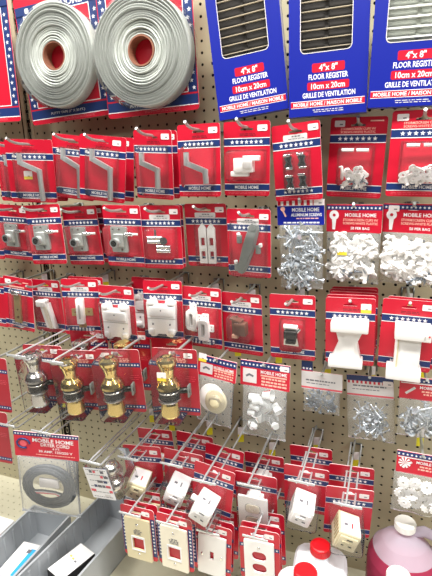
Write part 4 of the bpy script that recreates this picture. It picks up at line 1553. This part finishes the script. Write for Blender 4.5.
carton('product_box', 'white and blue box lying in the left grey bin', -29.0, 34.72, 13.0, (2.5, 2.3, 4.4), 4, 0, 0, 'blue')
carton('product_box', 'white topped black box lying in the right grey bin', -23.5, 34.72, 11.4, (2.5, 2.3, 4.3), -17, 0, 0, 'black')
carton('product_box', 'plain white box at the left edge beside the grey bin', -35.3, 34.5, 13.3, (4.2, 3.2, 8.0), 0, 0, 0, 'plain')


# ------------------------------------------------------------------------ jugs
def jug(c, d, H, label, cap, body, rad=2.9, group='fluid jugs', ang=0, square=False, fluid=None, handle=True):
    r = root('fluid_jug', label, 'jug', Matrix.Translation(W(c, ROW0, d)) @ Matrix.Rotation(R(90), 4, 'X') @ Matrix.Rotation(R(ang), 4, 'Y'), group)
    n = 36

    def shell(prof, m, e):
        b = MB()
        V = []
        for ra, y in prof:
            for k in range(n):
                a = k * math.tau / n
                ca, sa = math.cos(a), math.sin(a)
                f = 1 / (abs(ca) ** e + abs(sa) ** e) ** (1 / e)
                V.append((ra * f * ca, y, ra * f * sa))
        for i in range(len(prof) - 1):
            b.add(V[i * n:(i + 2) * n], [(k, n + k, n + (k + 1) % n, (k + 1) % n) for k in range(n)], m, True)
        return b
    e = 4.5 if square else 2.2
    nk = .72
    prof = [(0, .02), (rad * .9, .02), (rad, .3), (rad, H - 4.6), (rad * .97, H - 3.9), (rad * .85, H - 3.0), (rad * .6, H - 2.1), (rad * .36, H - 1.45), (nk, H - 1.1), (nk, H - .3), (0, H - .3)]
    if square:
        prof = [(0, .02), (rad * .92, .02), (rad, .3), (rad, H - 2.9), (rad * .97, H - 2.4), (rad * .86, H - 2.0), (rad * .55, H - 1.7), (nk * 1.1, H - 1.35), (nk, H - 1.1), (nk, H - .3), (0, H - .3)]
    if fluid:
        k_ = 6
        bd = shell(prof[:k_], 'jugfull', e)
        up_ = shell(prof[k_ - 1:], body, e)
        bd.add(up_.v, up_.f, body, True)
        part(bd, 'body', r)
    else:
        part(shell(prof, body, e), 'body', r)
    if fluid:
        fp = [(0, .1), (rad * .88, .1), (rad * .97, .35), (rad * .975, H - 4.6), (rad * .93, H - 3.9), (rad * .82, H - 3.0), (0, H - 3.0)]
        part(shell(fp, fluid, e), 'fluid', r, 'pink fluid')
    if group and 'nearer' in label:
        part(MB().rbox((.6, H - 3.6, rad), (1.5, 1.0, .08), 'flagy', .03), 'label', r, 'yellow label')
    b = MB().lathe([(0, H), (.72, H), (.84, H - .06), (.88, H - .16), (.9, H - .75), (.86, H - .8), (.6, H - .8)], cap, 30)
    for k in range(30):
        a = k * math.tau / 30
        b.box((.885, H - .45, 0), (.05, .6, .07), cap, Matrix.Rotation(a, 4, 'Y'))
    part(b, 'cap', r)
    if handle:
        x = rad
        hp = [(nk * .9, H - 1.2, 0), (x * .55, H - 1.05, 0), (x * .85, H - 1.5, 0), (x * 1.08, H - 2.6, 0), (x * 1.12, H - 4.2, 0), (x * .95, H - 5.6, 0)]
        part(MB().tube(hp, [.45, .48, .46, .44, .45, .4], body if body != 'jugskin' else 'jugskin', 12), 'handle', r)
    return r


jug(9.12, 5.3, 11.9, 'jug of pink fluid with white cap standing by the pegboard', 'cap_white', 'jugskin', 3.05, fluid='liquid', ang=15)
jug(2.2, 8.8, 10.4, 'white jug with red cap nearer the pegboard', 'cap_red', 'jugw', 2.4, square=True, ang=4, handle=False)
jug(1.75, 14.1, 12.7, 'taller white jug with red cap standing in front of the other red capped jug', 'cap_red', 'jugw', 2.4, square=True, ang=4, handle=False)
jug(8.5, 11.3, 11.9, 'jug with white cap in front of the pink fluid jug', 'cap_white', 'jugw', 2.7, ang=-60, handle=False)

# --------------------------------------------------------------- light and view
def area(name, loc, rot, sx, sy, power, col=(1, 1, 1)):
    l = bpy.data.lights.new(name, 'AREA')
    l.shape = 'RECTANGLE'
    l.size, l.size_y, l.energy, l.color = sx, sy, power, col
    o = bpy.data.objects.new(name, l)
    C.objects.link(o)
    o.location = loc
    o.rotation_euler = rot
    return o


# rows of fluorescent tubes on the shop ceiling, running along the aisle
for k, (y, p) in enumerate(((-.85, 66), (-2.3, 20))):
    for x in (-1.5, .2, 1.9):
        area('fluorescent_lamp', (x, y, 2.75), (0, 0, 0), 1.2, .25, p, (1, .985, .95))

w = bpy.data.worlds.new('shop')
bpy.context.scene.world = w
w.use_nodes = True
nt = w.node_tree
bg = nt.nodes['Background']
tc = nt.nodes.new('ShaderNodeTexCoord')
sep = nt.nodes.new('ShaderNodeSeparateXYZ')
nt.links.new(tc.outputs['Generated'], sep.inputs[0])
rmp = nt.nodes.new('ShaderNodeValToRGB')          # floor, goods across the aisle, ceiling
el = rmp.color_ramp.elements
el[0].position, el[0].color = 0, (.16, .15, .14, 1)
el[1].position, el[1].color = 1, (.55, .56, .56, 1)
for p, v in ((.42, .10), (.56, .16), (.62, .42)):
    e = el.new(p)
    e.color = (v, v * .98, v * .95, 1)
mr = nt.nodes.new('ShaderNodeMapRange')
mr.inputs[1].default_value, mr.inputs[2].default_value = -1, 1
nt.links.new(sep.outputs[2], mr.inputs[0])
nt.links.new(mr.outputs[0], rmp.inputs[0])
nt.links.new(rmp.outputs[0], bg.inputs[0])
bg.inputs[1].default_value = .5

cam = bpy.data.cameras.new('camera')
co = bpy.data.objects.new('camera', cam)
C.objects.link(co)
f, yaw, pit, rol = 455.535, .368, .254, -.031
cy, sy = math.cos(yaw), math.sin(yaw)
cp, sp = math.cos(pit), math.sin(pit)
cr, sr = math.cos(rol), math.sin(rol)
RR = Matrix(((cr, -sr, 0), (sr, cr, 0), (0, 0, 1))) @ Matrix(((1, 0, 0), (0, cp, -sp), (0, sp, cp))) @ Matrix(((cy, 0, sy), (0, 1, 0), (-sy, 0, cy)))
ph = lambda v: Vector((v[0], v[2], -v[1]))           # photo axes (right, down, into the board) -> world
right, down, fwd = ph(RR[0]), ph(RR[1]), ph(RR[2])
mw = Matrix.Identity(4)
for i in range(3):
    mw[i][0], mw[i][1], mw[i][2] = right[i], -down[i], -fwd[i]
mw.translation = W(6.177, -6.53, 42.827)
co.matrix_world = mw
cam.sensor_fit = 'VERTICAL'
cam.sensor_height = 24
cam.lens = 24 * f / 576
cam.clip_start = .02
sc = bpy.context.scene
sc.camera = co
sc.view_settings.view_transform = 'Standard'
sc.view_settings.look = 'None'
sc.view_settings.exposure = -0.15
sc.view_settings.gamma = 1
sc.view_settings.use_curve_mapping = False
sc.cycles.transparent_max_bounces = 24
sc.cycles.max_bounces = 8
